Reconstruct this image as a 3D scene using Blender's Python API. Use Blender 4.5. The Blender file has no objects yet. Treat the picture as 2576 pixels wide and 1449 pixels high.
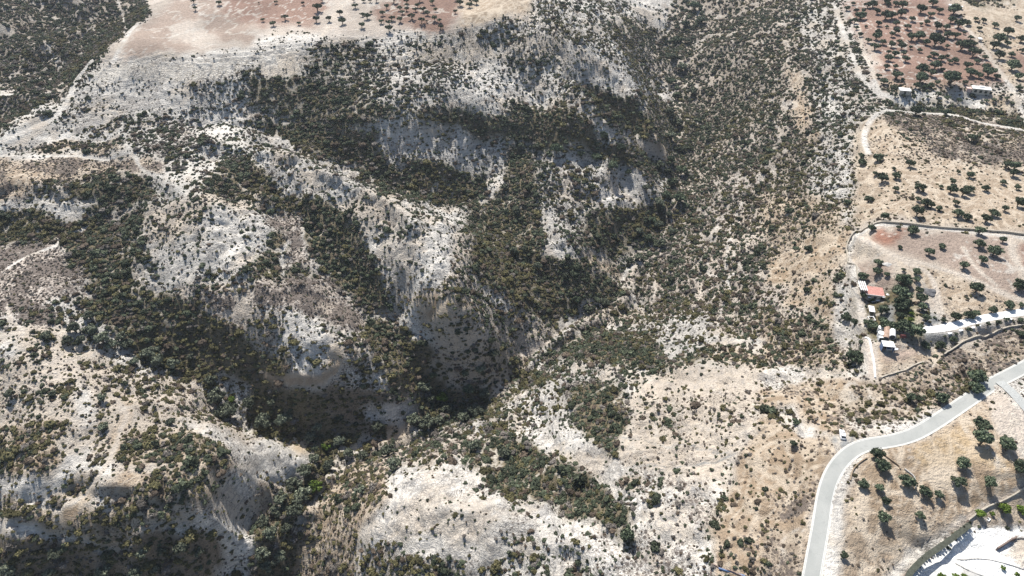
import bpy, bmesh, math, random
import numpy as np
from mathutils import Vector, Matrix

# ------------------------------------------------------------------ camera, light
CZ, PITCH, FOC = 186.0, math.radians(38.0), 1717.0      # photo coordinates are 2576 x 1449
scene = bpy.context.scene
cam_d = bpy.data.cameras.new("camera")
cam_d.sensor_width = 36.0
cam_d.lens = 24.0
cam_d.clip_start = 1.0
cam_d.clip_end = 12000.0
cam = bpy.data.objects.new("camera", cam_d)
scene.collection.objects.link(cam)
cam.location = (0, 0, CZ)
cam.rotation_euler = (math.pi/2-PITCH, 0, 0)
scene.camera = cam

SUN_EL, SUN_AZ = math.radians(55), math.radians(-18)     # azimuth measured from +Y towards +X
world = bpy.data.worlds.new("World")
scene.world = world
world.use_nodes = True
wn = world.node_tree
sky = wn.nodes.new("ShaderNodeTexSky")
sky.sky_type = 'NISHITA'
sky.sun_disc = False
sky.sun_elevation = SUN_EL
sky.sun_rotation = SUN_AZ
bg = wn.nodes["Background"]
wn.links.new(sky.outputs[0], bg.inputs[0])
bg.inputs[1].default_value = 0.078
sd = bpy.data.lights.new("sun", 'SUN')
sd.energy = 4.6
sd.angle = math.radians(0.5)
sd.color = (1.0, 0.95, 0.875)
sun = bpy.data.objects.new("sun", sd)
scene.collection.objects.link(sun)
sdir = Vector((math.sin(SUN_AZ)*math.cos(SUN_EL), math.cos(SUN_AZ)*math.cos(SUN_EL), math.sin(SUN_EL)))
sun.rotation_euler = sdir.to_track_quat('Z', 'Y').to_euler()
sun.location = (0, 300, 500)
vs = scene.view_settings
vs.view_transform = 'Standard'
vs.look = 'None'
vs.exposure = 0.68
vs.gamma = 1.0

rng = np.random.default_rng(7)
random.seed(5)

# ------------------------------------------------------------------ projection helpers
cp, sp = math.cos(PITCH), math.sin(PITCH)
def ray(u, v):
    a = (u-1288.0)/FOC; b = -(v-724.5)/FOC
    return a, cp+b*sp, -sp+b*cp
def unproj(u, v, z):
    a, b, c = ray(u, v)
    t = (z-CZ)/c
    return a*t, b*t
def proj(x, y, z):
    dz = z-CZ
    d = y*cp-dz*sp
    w = y*sp+dz*cp
    d = np.maximum(d, 1.0)
    return 1288.0+FOC*x/d, 724.5-FOC*w/d

# ------------------------------------------------------------------ numpy noise
def _hash(i, j, s):
    h = (i.astype(np.int64)*374761393+j.astype(np.int64)*668265263+s*974634777) & 0xffffffff
    h = ((h ^ (h >> 13))*1274126177) & 0xffffffff
    h = h ^ (h >> 16)
    return (h & 0xffffff)/float(0xffffff)
def vnoise(x, y, s=0):
    i = np.floor(x); j = np.floor(y)
    fx = x-i; fy = y-j
    fx = fx*fx*fx*(fx*(fx*6-15)+10); fy = fy*fy*fy*(fy*(fy*6-15)+10)
    a = _hash(i, j, s); b = _hash(i+1, j, s); c = _hash(i, j+1, s); d = _hash(i+1, j+1, s)
    return (a*(1-fx)+b*fx)*(1-fy)+(c*(1-fx)+d*fx)*fy
def fbm(x, y, scale, octv=4, s=0, gain=0.5):
    t = 0; a = 1.0; n = 0
    c, q = math.cos(0.6), math.sin(0.6)
    x = x/scale; y = y/scale
    for k in range(octv):
        t = t+a*vnoise(x, y, s+k*17); n += a; a *= gain
        x, y = (x*c-y*q)*2.03+11.3, (x*q+y*c)*2.03+5.1
    return t/n
def sstep(a, b, x):
    t = np.clip((x-a)/(b-a), 0, 1)
    return t*t*(3-2*t)

# ------------------------------------------------------------------ terrain control points (photo u, v, height)
CTRL = [
 # left plateau and its back
 (235,152,21),(330,160,22),(420,145,22),(500,135,23),(600,124,23),(700,114,24),(800,108,24),(900,104,24),(1020,94,24),(1130,82,25),(1240,62,26),(1340,46,26),
 (300,100,24),(350,50,27),(400,8,30),(550,60,26),(700,40,28),(700,0,31),(900,50,28),(1000,0,32),(1150,30,28),(1290,0,30),(1330,15,28),(470,100,24),(800,80,25.5),
 # far-left wooded valley
 (0,10,-14),(150,5,-16),(280,5,-20),(60,100,-16),(180,100,-20),(0,200,-14),(120,170,-14),(60,260,-8),(0,310,-4),(150,215,1),(300,40,-16),
 # track going down on the left
 (205,185,14),(175,240,7),(120,305,1),(0,358,-3),(60,335,-1),
 # foot of the chalk face
 (240,290,3),(330,310,0),(450,300,-3),(560,290,-4.5),(650,300,-6),(500,220,10),(700,215,8),(350,220,11),(880,200,9),(880,300,-2),(1000,200,10),(1020,310,-5),
 (640,160,18.5),(800,150,17.5),(500,165,19.5),
 # right part of that hill: hollow and spurs
 (1130,150,12),(1130,250,2),(1250,150,8),(1240,100,17),(1180,180,9),(1340,110,18),(1450,190,6),(1400,240,-6),(1300,230,-6),(1560,270,-12),(1480,130,5),(1440,60,16),
 (1500,30,8),(1580,60,-8),(1600,160,-15),(1600,230,-18),(1650,320,-32),(1640,40,-25),
 (1480,290,-28),(1580,340,-42),(1640,400,-54),
 (1250,310,-14),(1380,320,-16),(1480,350,-20),(1540,395,-26),(1620,430,-40),(1150,330,-14),
 (1230,385,-30),(1350,385,-34),(1480,420,-40),(1560,470,-48),(1640,520,-58),
 (1330,420,-32),(1440,440,-34),(1530,450,-38),(1600,500,-48),(1450,560,-46),(1400,620,-48),(1440,640,-50),
 # valley two, ridge two
 (620,330,-9),(750,365,-16),(870,425,-24),(1000,470,-32),(1120,495,-39),(1230,525,-45),(1290,600,-52),(1380,700,-62),(1480,745,-68),
 (540,360,-5),(640,375,-3),(740,385,-1),(850,440,-6),(950,490,-10),(1060,520,-15),(1130,550,-20),(1170,640,-26),(1200,750,-36),(1240,840,-48),(1000,600,-15),(1060,700,-24),(1120,800,-33),(1130,880,-52),
 (1300,740,-54),(1350,800,-66),
 # valley one
 (560,400,-10),(650,470,-15),(750,550,-23),(850,630,-31),(930,710,-39),(1000,790,-47),(1060,880,-57),(1110,960,-72),(1170,1020,-78),
 # ridge one
 (430,470,-8),(560,500,-7),(640,540,-12),(660,620,-20),(720,720,-26),(800,820,-36),(880,900,-46),(960,960,-56),(1020,975,-60),(480,600,-14),(480,690,-22),(600,660,-18),(600,770,-28),(740,930,-46),
 (930,1020,-70),(1030,1030,-75),(840,1040,-72),(760,960,-54),
 # valley zero
 (230,440,-10),(250,540,-18),(240,640,-23),(280,760,-31),(360,840,-40),(450,920,-50),(540,1000,-62),(640,1060,-72),(740,1100,-79),
 # left margin
 (0,400,-6),(120,390,-6),(300,385,-5),(0,480,-5),(120,480,-5),(220,500,-9),(60,540,-16),(0,600,-20),(120,640,-20),(60,750,-24),(0,850,-27),(150,800,-27),
 # south-west ridge
 (130,870,-29),(300,920,-37),(430,990,-45),(540,1050,-52),(680,1110,-63),(760,1150,-70),(0,960,-32),(150,1000,-34),(300,1060,-39),(0,1120,-41),(200,1150,-41),(430,1130,-44),(600,1180,-52),(620,1340,-66),(600,1400,-76),(700,1230,-67),
 (0,1200,-43),(200,1220,-43),(0,1270,-45),(200,1290,-46),(400,1230,-44),(400,1290,-45.5),(330,1330,-47),(520,1230,-47),(540,1290,-52),(640,1280,-63),(0,1325,-48.5),(200,1345,-51),(400,1350,-50),(490,1340,-54),(0,1410,-64),(200,1430,-71),(0,1449,-75),(320,1449,-74),(450,1449,-79),(580,1449,-88),
 # main gorge
 (1765,0,-26),(1740,50,-36),(1700,120,-45),(1690,190,-51),(1690,260,-56),(1695,330,-59),(1695,400,-62),(1700,480,-65),(1665,580,-67),(1600,640,-69),(1570,690,-70),(1590,725,-71),(1530,775,-73),(1440,825,-74.5),(1340,880,-76),(1270,950,-78),(1200,1015,-79.5),
 (1100,1065,-80),(1000,1095,-81),(900,1120,-82),(820,1150,-83),(765,1230,-85),(700,1310,-88),(650,1370,-90),
 # east slope
 (1800,120,-28),(1900,80,-12),(2000,60,-2),(2080,30,6),(2120,60,6),(1900,200,-24),(2020,200,-8),(2130,160,3),(1850,330,-38),(2000,330,-18),(2110,320,-5),(2180,290,1),
 (1800,450,-48),(1950,450,-30),(2080,450,-11),(2150,440,-3),(1760,560,-52),(1900,560,-37),(2030,560,-18),(2120,560,-4),(1700,640,-57),(1850,660,-40),(2000,660,-22),(2100,650,-6),
 (1700,740,-58),(1850,760,-38),(2000,770,-21),(2110,760,-7),(1600,800,-62),(1500,850,-62),(1700,850,-44),(1850,850,-30),(2000,860,-18),(2120,850,-8),
 (1400,900,-64),(1500,930,-50),(1620,930,-38),(1800,930,-24),(1950,930,-14),(2080,930,-8),(1330,980,-66),
 # south hills
 (1280,1000,-70),(1350,1050,-58),(1450,1020,-44),(1600,1040,-30),(1750,1040,-20),(1900,1040,-11),(1450,1130,-38),(1600,1150,-25),(1750,1160,-15),(1880,1160,-8),
 (1150,1060,-72),(1060,1120,-62),(960,1150,-66),(900,1230,-66),(1000,1200,-50),(1100,1180,-46),(1180,1120,-58),(1230,1110,-56),(1300,1170,-48),(1400,1220,-40),(1500,1290,-31),(1560,1360,-24),
 (1200,1220,-42),(1100,1280,-40),(1250,1320,-34),(1400,1350,-28),(950,1320,-54),(850,1330,-68),(1000,1400,-50),(1150,1420,-46),(1300,1430,-38),(850,1440,-80),(780,1400,-86),(720,1449,-91),
 (1650,1250,-18),(1650,1400,-18),(1500,1430,-26),(1780,1260,-11),(1800,1440,-10),(1850,1350,-8),
 # plateau on the right
 (2150,90,7),(2200,30,9),(2350,20,10),(2460,30,10),(2576,90,8),(2250,140,6),(2400,150,6),(2576,200,4),(2220,210,3),(2400,215,3),(2560,250,2),(2300,250,1.6),(2400,262,1.2),(2300,275,-4),(2450,285,-5),(2560,305,-4),
 (2250,290,1),(2400,300,0),(2560,335,0),(2200,340,1),(2300,400,1),(2450,420,1),(2570,450,0),(2200,500,0),(2350,520,1),(2570,550,1),(2150,580,0),(2300,600,1.5),(2450,620,2),(2570,650,2),
 (2160,700,0),(2250,750,1),(2400,750,1.5),(2570,780,1),(2170,840,0),(2300,850,1),(2450,830,0.5),(2576,810,0),(2200,930,-1),(2300,900,-1),(2420,860,-1),(2200,1000,-2.5),(2300,970,-3),(2420,920,-3),(2540,870,-3),
 (2576,920,1.2),(2500,960,1),(2400,1020,0.6),(2280,1085,0.2),(2150,1110,0),(2117,1100,0),(2080,1200,-1),(2060,1320,-2),(2040,1449,-3),(2000,1080,-4),(2000,1200,-3),(1980,1350,-4),(1950,1449,-5),
 (2300,1200,-1.5),(2450,1100,0),(2576,1050,1),(2300,1350,-3.4),(2390,1320,-4.2),(2330,1400,-5),(2200,1449,-4),(2450,1250,-2),(2576,1200,-1),(2350,1449,-6.5),(2450,1400,-6.5),(2576,1330,-6.5),(2576,1449,-7),
 # hills far beyond, top edge
 (2500,5,6),(2576,30,5),(1900,0,-14),(2050,0,2),
]
FAR = [(-100,132,-80),(-70,125,-84),(-150,128,-78),(-1500,60,-10),(-600,60,-60),(-300,60,-70),(0,40,-60),(300,60,-10),(900,60,0),(-900,700,20),(-1500,1500,60),(0,1500,60),(1500,1500,60),(-500,800,0),(0,950,20),(120,800,-20),(420,900,10),(800,800,20),(-2600,3600,200),(0,3600,220),(2600,3600,200),(-2600,0,20),(2600,0,0),(900,400,0),(-500,300,-10),(600,250,0),(-450,150,-40)]
C = []
for (u, v, z) in CTRL:
    x, y = unproj(u, v, z); C.append((x, y, z))
C = np.array(C+FAR, float)
S = 100.0
def tps_fit(P, lam=0.004):
    n = len(P); X = P[:, :2]/S
    d2 = ((X[:, None, :]-X[None, :, :])**2).sum(-1)
    K = 0.5*d2*np.log(d2+1e-12)+lam*np.eye(n)
    A = np.zeros((n+3, n+3)); A[:n, :n] = K; A[:n, n] = 1; A[:n, n+1:] = X; A[n, :n] = 1; A[n+1:, :n] = X.T
    b = np.zeros(n+3); b[:n] = P[:, 2]
    return X, np.linalg.solve(A, b)
TX, TW = tps_fit(C)
def tps(x, y):
    out = np.empty(x.shape); xf = x.ravel()/S; yf = y.ravel()/S; o = np.empty(xf.shape)
    for s in range(0, len(xf), 20000):
        a = xf[s:s+20000, None]-TX[None, :, 0]; b = yf[s:s+20000, None]-TX[None, :, 1]
        d2 = a*a+b*b
        o[s:s+20000] = (0.5*d2*np.log(d2+1e-12))@TW[:-3]+TW[-3]+TW[-2]*xf[s:s+20000]+TW[-1]*yf[s:s+20000]
    return o.reshape(x.shape)

# terrain grid (one sheet; cells grow with distance)
def axis(segs):
    out = [segs[0][0]]
    for a, b, d0, d1 in segs:
        p = out[-1]
        while p < b:
            t = (p-a)/(b-a); p += d0+(d1-d0)*t; out.append(p)
    return np.array(out)
gx_r = axis([(0, 300, 1.1, 1.25), (300, 520, 1.4, 2.4), (520, 1200, 5, 30), (1200, 3200, 60, 200)])
gx = np.concatenate([-gx_r[:0:-1], gx_r])
gy = axis([(40, 90, 4, 1.2), (90, 330, 0.95, 1.05), (330, 520, 1.1, 1.5), (520, 760, 1.7, 3.0), (760, 1500, 6, 25), (1500, 4200, 60, 200)])
GX, GY = np.meshgrid(gx, gy)
# coarse TPS, then interpolated to the fine grid
cx = np.arange(-3300, 3301, 50.0); cx = np.unique(np.concatenate([cx, np.arange(-520, 521, 4.0)]))
cy = np.unique(np.concatenate([np.arange(20, 4400, 50.0), np.arange(40, 800, 4.0)]))
CXm, CYm = np.meshgrid(cx, cy)
CH = tps(CXm, CYm)
def gsamp(ax, ay, G, x, y):
    x = np.asarray(x, float); y = np.asarray(y, float)
    i = np.clip(np.searchsorted(ax, x)-1, 0, len(ax)-2); j = np.clip(np.searchsorted(ay, y)-1, 0, len(ay)-2)
    fx = np.clip((x-ax[i])/(ax[i+1]-ax[i]), 0, 1); fy = np.clip((y-ay[j])/(ay[j+1]-ay[j]), 0, 1)
    return (G[j, i]*(1-fx)+G[j, i+1]*fx)*(1-fy)+(G[j+1, i]*(1-fx)+G[j+1, i+1]*fx)*fy
H0 = gsamp(cx, cy, CH, GX, GY)
# ------------------------------------------------------------------ what covers the ground
# "tile-column tile-row evergreen-cover low-scrub-cover soil  x,y x,y ..."   (three units to one photo unit)
SOIL = {'w': (.63,.60,.55), 'v': (.72,.70,.65), 'c': (.57,.505,.43), 't': (.41,.325,.24), 'b': (.32,.26,.20), 'd': (.37,.28,.195), 'r': (.29,.195,.155), 'm': (.37,.295,.245),
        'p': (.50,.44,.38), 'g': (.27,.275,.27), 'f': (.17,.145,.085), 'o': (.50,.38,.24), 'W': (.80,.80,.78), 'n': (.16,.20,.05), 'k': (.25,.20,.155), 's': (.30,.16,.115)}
POLY = """
0 0 .8 .15 p -200,-200 1330,-200 1230,0 1000,220 710,440 600,550 520,640 430,740 330,800 180,830 90,940 0,1040 -200,1100
0 0 .05 0 w -50,680 70,700 170,720 120,770 -50,780
0 0 .1 0 w 320,415 380,430 480,480 420,490
0 0 .0 .0 p 710,440 1000,220 1330,-200 4300,-200 4060,130 3800,190 3320,240 2600,300 1932,340 1480,400 1000,475 760,465
0 0 .0 .05 m 900,380 1000,230 1250,40 1400,-200 1932,-200 1932,300 1480,350 1250,400 950,440
0 0 .0 .0 p 1290,200 1350,130 1450,110 1520,200 1700,290 1932,300 1932,340 1560,350 1330,280
0 0 .0 .05 m 940,400 1080,320 1300,310 1480,335 1300,380 1100,420
0 0 .0 .0 w 700,440 940,440 1100,425 1300,395 1480,380 1932,325 1932,360 1480,410 1000,480 760,470
0 0 .0 .0 r 1600,-200 1932,-200 1932,160 1850,140 1700,100
1 0 .0 .03 r 0,-200 650,-200 560,60 450,100 470,200 250,215 0,190
1 0 .0 .03 r 880,30 1500,-200 1560,40 1540,120 1400,225 1100,200 900,160
1 0 .0 .05 t 1560,-200 2130,-200 2110,80 1932,130 1700,180 1540,200
1 0 .05 .0 w 0,250 500,265 900,275 1400,255 1400,300 700,310 0,345
0 0 .0 .05 w 700,465 1000,485 1480,410 1932,360 1932,440 1600,560 1300,600 1000,620 700,560
0 0 .1 .1 w 640,520 1300,600 1600,560 1932,440 1932,600 1400,800 1000,900 560,900 540,760
0 0 .5 .1 w 1000,830 1140,850 1150,960 950,960
0 0 .5 .1 w 1400,650 1932,500 1932,850 1700,800 1500,720
0 0 .22 0 w 1480,830 1850,880 1960,1100 1600,1120 1520,1000
0 0 .0 0 v -60,1055 330,925 480,975 900,995 940,1020 600,1035 300,1060 -60,1110
0 0 .55 .3 t 300,1060 900,1030 950,1130 600,1160 260,1110
0 0 .5 .35 w 950,990 1500,1000 1540,1200 1300,1250 1000,1060
0 0 .04 0 w -60,1130 300,1165 900,1125 990,1130 700,1180 100,1210 -60,1200
0 0 .07 .75 t -60,1200 950,1170 1300,1250 1200,1320 800,1290 500,1340 -60,1449
0 0 .0 .1 t 30,1290 380,1300 330,1335 60,1335
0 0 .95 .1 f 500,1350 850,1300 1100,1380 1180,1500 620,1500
0 0 .3 .1 w 1180,1330 1500,1300 1560,1380 1400,1500 1200,1500
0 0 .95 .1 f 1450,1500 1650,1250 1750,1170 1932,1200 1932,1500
1 0 .08 .05 w 0,345 500,330 350,450 300,560 0,680
1 0 .72 .1 w 480,330 900,300 960,480 1000,700 900,760 560,620 330,560
1 0 .35 .05 w 950,300 1450,290 1400,500 1200,650 1000,640
1 0 .5 .1 w 1000,640 1400,500 1500,750 1400,830 1100,800
1 0 .85 .1 f -60,590 330,560 560,620 900,760 1100,860 880,900 600,960 -60,760
1 0 .17 .05 w 1300,330 1932,130 1932,750 1700,730 1560,560 1400,400
1 0 .5 .05 w 1540,210 1932,150 1932,300 1650,330
1 0 .25 .0 w 1480,650 1932,780 1932,900 1700,880 1530,740
1 0 .8 .1 f 1100,830 1600,820 1932,900 1932,1060 1700,1000 1200,870
1 0 .27 .1 w 880,890 1200,860 1480,960 1730,1050 1740,1180 1400,1210 1000,1140 900,1000
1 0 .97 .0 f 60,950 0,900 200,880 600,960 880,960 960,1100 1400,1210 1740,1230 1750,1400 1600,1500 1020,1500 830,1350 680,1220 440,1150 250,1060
1 0 .27 .1 w -60,1000 200,980 260,1090 440,1155 700,1240 850,1390 1000,1470 560,1470 250,1300 -60,1200
1 0 .2 .1 c 80,1120 330,1180 280,1260 100,1190
1 0 .9 .0 f -60,1200 150,1350 200,1500 -60,1500
1 0 .1 .0 w 960,1100 1060,1110 1160,1200 1130,1225 1000,1160
1 0 .12 .0 w 1380,1200 1560,1210 1730,1200 1740,1290 1620,1290
2 0 .0 .05 t 0,-200 190,-200 170,90 40,140 0,130
2 0 .38 .1 w 200,-200 950,-200 1180,60 1180,420 1000,480 600,330 300,200 130,130
2 0 .6 .1 c 700,100 1200,120 1280,400 1200,700 1000,520 850,400
2 0 .3 .0 w 750,-200 1150,60 1200,200 1000,180
2 0 .42 .05 w 0,160 250,180 450,450 400,640 200,560 0,440
2 0 .22 .0 w 400,300 900,480 1000,620 900,680 560,610 430,450
2 0 .2 .0 w 0,440 200,600 430,740 200,740 0,620
2 0 .12 .0 w 0,640 200,710 400,780 250,800 0,760
2 0 .92 .0 f 500,650 600,640 1000,760 1060,900 1130,1050 900,960 750,860 560,740
2 0 .05 .0 w 930,760 1040,780 1040,830 950,800
2 0 .3 .1 c 1000,700 1280,760 1240,850 1100,800
2 0 .55 .1 t 1050,780 1250,800 1290,1200 1150,1250 1060,1000
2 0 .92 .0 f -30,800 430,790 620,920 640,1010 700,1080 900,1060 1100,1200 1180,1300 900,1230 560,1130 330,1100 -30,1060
2 0 .16 .0 c 430,750 560,770 800,920 1000,1050 1200,1120 1280,1120 1150,1180 950,1070 760,990 600,890
2 0 .04 .0 w 620,920 740,930 740,1010 640,1010
2 0 .2 .0 w 130,1110 500,1160 830,1220 1050,1300 1180,1400 1150,1500 640,1500 720,1280 400,1190
2 0 .6 .1 w 150,1120 720,1280 640,1500 200,1500
2 0 .93 .0 f -60,1090 150,1130 200,1500 -60,1500
2 0 .78 .15 p 1260,-200 2500,-200 2400,40 2200,60 1932,90 1932,1500 1180,1500 1250,1200 1300,900 1200,500 1200,100
2 0 .0 .0 w 1350,250 1440,290 1440,350 1360,350
2 0 .08 .0 c 1480,560 1550,510 1600,620
2 0 .64 .2 p 1350,1150 1932,900 1932,1500 1200,1500
3 0 .72 .15 p -30,90 200,60 260,300 400,560 330,1500 -30,1500
3 0 .2 .1 t 90,500 260,560 300,700 250,960 220,960 200,700
3 0 .15 .1 d 230,740 370,760 300,950 220,970
3 0 .4 .1 d 330,900 420,1050 330,1070 250,1050
3 0 .55 .1 w 260,60 540,40 620,240 800,640 880,760 620,760 480,560 430,400 260,200
3 0 .5 .1 w 400,560 620,760 720,900 650,1100 720,1500 330,1500 380,1000
3 0 .3 .05 w 480,1080 640,1150 700,1500 560,1500
3 0 .85 .1 f 1150,-200 2300,-200 2300,130 1932,100 1300,50 1100,-20
3 0 .05 .05 t 1300,40 1932,100 2200,120 2200,740 1932,700 1800,620 1500,200
3 0 .0 .03 r 550,30 1100,-30 1320,60 1500,200 1700,450 1800,620 1500,650 1000,660 830,650 800,560 640,240
3 0 .0 .0 c 560,100 680,240 820,560 860,640 920,640 760,330
3 0 .0 .03 r 1850,350 1932,380 2100,500 2100,680 1932,650 1800,450
3 0 .4 .1 t 860,620 1560,650 1560,675 880,670
3 0 .0 .0 v 860,685 1350,700 1400,680 1580,690 1730,765 1650,815 1350,800 940,785
3 0 .1 .1 t 1600,680 1820,680 1880,800 1700,790
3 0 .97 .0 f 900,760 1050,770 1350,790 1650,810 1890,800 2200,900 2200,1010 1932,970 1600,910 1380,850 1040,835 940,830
3 0 .6 .0 w 600,770 880,790 940,830 700,900 620,830
3 0 .03 .1 t 670,900 900,860 1500,1000 2200,1060 2200,1500 700,1500 660,1100
3 0 .18 .8 b 860,870 1380,870 1932,990 2200,1020 2200,1240 1700,1230 1300,1180 1100,1060 950,950
3 0 .5 .3 b 1300,870 1932,1000 1932,1050 1500,1040
3 0 .05 .3 t 700,1000 1100,1060 1300,1270 1100,1220 800,1120
0 1 .06 .0 w -60,0 700,0 700,60 640,180 540,200 300,110 60,90 -60,60
0 1 .97 .0 f -60,90 330,130 500,190 480,290 400,340 200,390 -60,380
0 1 .97 .0 f 700,0 1050,0 850,130 700,160
0 1 .05 .85 p -60,400 400,350 480,450 560,700 680,750 440,800 260,900 90,930 -60,850
0 1 .3 1. p 130,950 260,890 460,890 380,1030 150,1000
0 1 .25 1. p 400,560 640,540 720,700 560,700
0 1 .1 .9 p 830,130 1000,90 960,200 800,200
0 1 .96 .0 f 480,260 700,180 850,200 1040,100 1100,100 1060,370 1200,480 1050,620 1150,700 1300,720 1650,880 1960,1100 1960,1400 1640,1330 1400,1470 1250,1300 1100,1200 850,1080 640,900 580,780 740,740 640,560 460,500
0 1 .28 .1 c 1100,100 1500,0 1960,-20 1960,60 1600,100 1500,200 1240,340 1100,340 1050,300
0 1 .16 .0 w 1560,100 1700,60 1960,130 1960,560 1500,480 1400,640 1200,640 1060,400 1240,350 1500,240
0 1 .35 .0 w 980,520 1200,500 1250,680 1000,640
0 1 .32 .25 c 1350,640 1960,600 1960,1100 1650,880 1400,750
0 1 .03 .1 c 1700,660 1850,700 1960,850 1960,900 1700,850
0 1 .2 1. p 1560,780 1640,700 1740,740 1690,840
0 1 .33 .15 c -60,940 90,1010 500,960 650,1120 900,1260 1250,1320 1400,1500 -60,1500
0 1 .12 .1 w -60,980 100,1000 150,1250 -60,1250
1 1 .97 .0 f 80,0 560,0 740,140 800,260 830,330 900,520 1000,640 1020,760 1000,860 820,880 740,770 560,640 540,560 400,400 380,160 200,100
1 1 .18 .0 w -30,130 80,160 120,330 -30,400
1 1 .1 .9 p 80,110 380,160 380,400 480,540 300,540 180,460 240,380
1 1 .9 .0 f 100,230 220,250 230,400 150,450 190,560 320,540 460,560 420,640 200,640 -30,620 -30,470 100,400
1 1 .1 .75 p -30,640 560,600 820,880 860,960 640,1000 560,900 300,880 -30,760
1 1 .0 .05 c 430,780 600,810 580,860 460,840
1 1 .2 .05 w 150,900 480,900 560,1050 640,1150 640,1250 420,1330 250,1300 200,1050
1 1 .5 .1 c -30,860 150,900 200,1100 -30,1150
1 1 .05 .1 t 560,1080 620,1180 600,1300 480,1400 120,1360 200,1350 480,1330
1 1 .92 .0 f 830,920 1100,960 1170,1060 1360,1140 1300,1280 1420,1400 1400,1500 1000,1500 1000,1200 860,1140 800,1040
1 1 .5 .4 c 640,1080 800,1060 900,1200 920,1330 700,1300
1 1 .9 .0 f -30,1150 260,1180 250,1380 100,1500 -30,1500
1 1 .27 .1 c 560,-20 1150,-20 1100,60 950,130 850,290 740,140
1 1 .03 .0 w 1100,40 1400,55 1100,150 940,260 1050,120
1 1 .25 .0 w 840,330 900,400 1000,640 1110,760 1050,780 960,640
1 1 .25 .0 w 960,900 1220,900 1200,980 1040,970
1 1 .14 .05 w 840,320 1080,160 1400,80 1550,120 1640,200 1500,330 1460,540 1380,700 1150,750 1000,560
1 1 .4 .0 w 1000,210 1280,190 1300,350 1100,290
1 1 .5 .1 c 1460,330 1640,200 1660,300 1640,450 1700,640 1800,850 1960,900 1960,1100 1500,1140 1370,1130 1250,920 1150,750 1380,700 1460,540
1 1 .15 .1 d 1160,760 1330,740 1600,700 1640,800 1500,900 1260,900
1 1 .97 .0 f 1500,60 1960,-20 1960,850 1700,640 1620,420 1660,280 1600,130
1 1 .68 .1 c 1370,1140 1960,1080 1960,1370 1540,1450 1270,1270
2 1 .96 .0 f -30,0 180,0 230,200 230,400 450,400 600,560 880,740 500,800 400,900 330,1000 200,900 -30,850
2 1 .58 .1 w 170,0 640,0 460,400 230,460 250,150
2 1 .15 .0 w 230,60 400,260 240,300
2 1 .1 .0 w 240,320 450,400 440,430 240,460
2 1 .5 .1 c -30,850 140,830 180,1000 330,980 320,1020 -30,1180
2 1 .65 .1 t -30,1190 110,1230 100,1300 -30,1400
2 1 .3 .0 w 640,-20 1150,-20 1180,60 1080,60 700,150 600,130
2 1 .88 .0 f 600,130 1240,60 1260,200 1100,330 820,450 500,400 460,400
2 1 .55 .1 t 470,410 800,480 860,600 830,650 600,540
2 1 .66 .3 p 1240,0 1960,0 1960,900 1500,860 1100,880 1040,820 880,740 860,620 1080,360
2 1 .35 .2 c 1450,440 1960,240 1960,340 1480,500
2 1 .05 .1 c 1070,410 1130,430 1100,480
2 1 .08 .1 c 880,600 950,520 960,560 900,700
2 1 .08 .1 c 1380,640 1440,640 1440,760 1360,740
2 1 .58 .1 c 460,860 560,800 1020,830 1100,900 700,950 480,1000
2 1 .88 .1 f 480,1000 1080,1000 1150,1220 1500,1160 1530,1220 1400,1250 800,1290 620,1240 200,1230 110,1230 470,1060
2 1 .5 .4 c 1450,860 1960,860 1960,1060 1600,1060 1500,960
2 1 .2 .05 w 1080,1060 1220,960 1450,960 1540,1090 1960,1060 1960,1130 1500,1140 1350,1080 1250,1120 1160,1200 1130,1100
2 1 .33 .1 w 250,1250 700,1280 700,1400 980,1500 200,1500
2 1 .5 .3 t 1500,1160 1960,1140 1960,1290 1800,1320 1500,1250
2 1 .04 .05 c 900,1500 1100,1300 1400,1260 1800,1320 1960,1290 1960,1500
2 1 .88 .0 f -30,1380 250,1320 200,1500 -30,1500
3 1 .5 .3 t -30,0 700,0 680,220 600,280 350,400 150,500 -30,560
3 1 .25 .0 w 540,40 690,40 680,200 600,210
3 1 .1 .15 d -30,500 250,300 600,260 620,470 540,560 150,680 -30,650
3 1 .4 .6 p -30,650 150,680 160,900 -30,900
3 1 .2 .1 d 150,680 540,580 680,680 700,900 720,1050 480,1000 430,900 150,850
3 1 .17 .05 w 500,560 680,700 700,860 740,1060 560,1080 430,1080 480,960
3 1 .5 .4 t -30,900 430,920 500,1100 560,1150 600,1300 300,1250 -30,1200
3 1 .05 .05 w -30,1290 300,1270 500,1280 200,1400 -30,1449
3 1 .15 .2 d 200,1400 560,1350 800,1449 800,1500 200,1500
3 1 .03 .08 t 700,-20 2200,-20 2200,340 1100,240 830,220 680,240
3 1 .0 .03 c 625,480 620,320 680,250 850,230 1100,245 1932,325 2200,360 2200,900 1932,880 1600,950 1200,900 950,700 680,680
3 1 .0 .08 m 800,262 1100,275 1540,312 1750,340 1850,450 1880,620 1932,700 1932,800 1700,710 1300,560 1000,480 850,380
3 1 .0 .0 s 800,272 1050,290 1000,370 880,370
3 1 .0 .05 r 1870,400 2200,420 2200,700 1932,580
3 1 .02 .15 t 1080,560 1300,590 1900,820 1932,880 1600,940 1300,930 1270,800
3 1 .0 .0 m 690,490 860,500 950,620 950,720 700,690
3 1 .0 .0 m 1190,770 1270,800 1250,890 1200,880
3 1 .1 .1 f 700,740 960,700 1060,600 1080,900 1000,1050 1140,1040 1150,1120 800,1060 720,1000
3 1 .0 .0 g 890,850 960,860 970,990 905,970
3 1 .0 .0 n 1040,850 1100,850 1130,950 1100,1010 1030,990
3 1 .0 .0 t 1100,700 1060,560 1040,560 1060,800 1130,1000 1150,960
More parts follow.
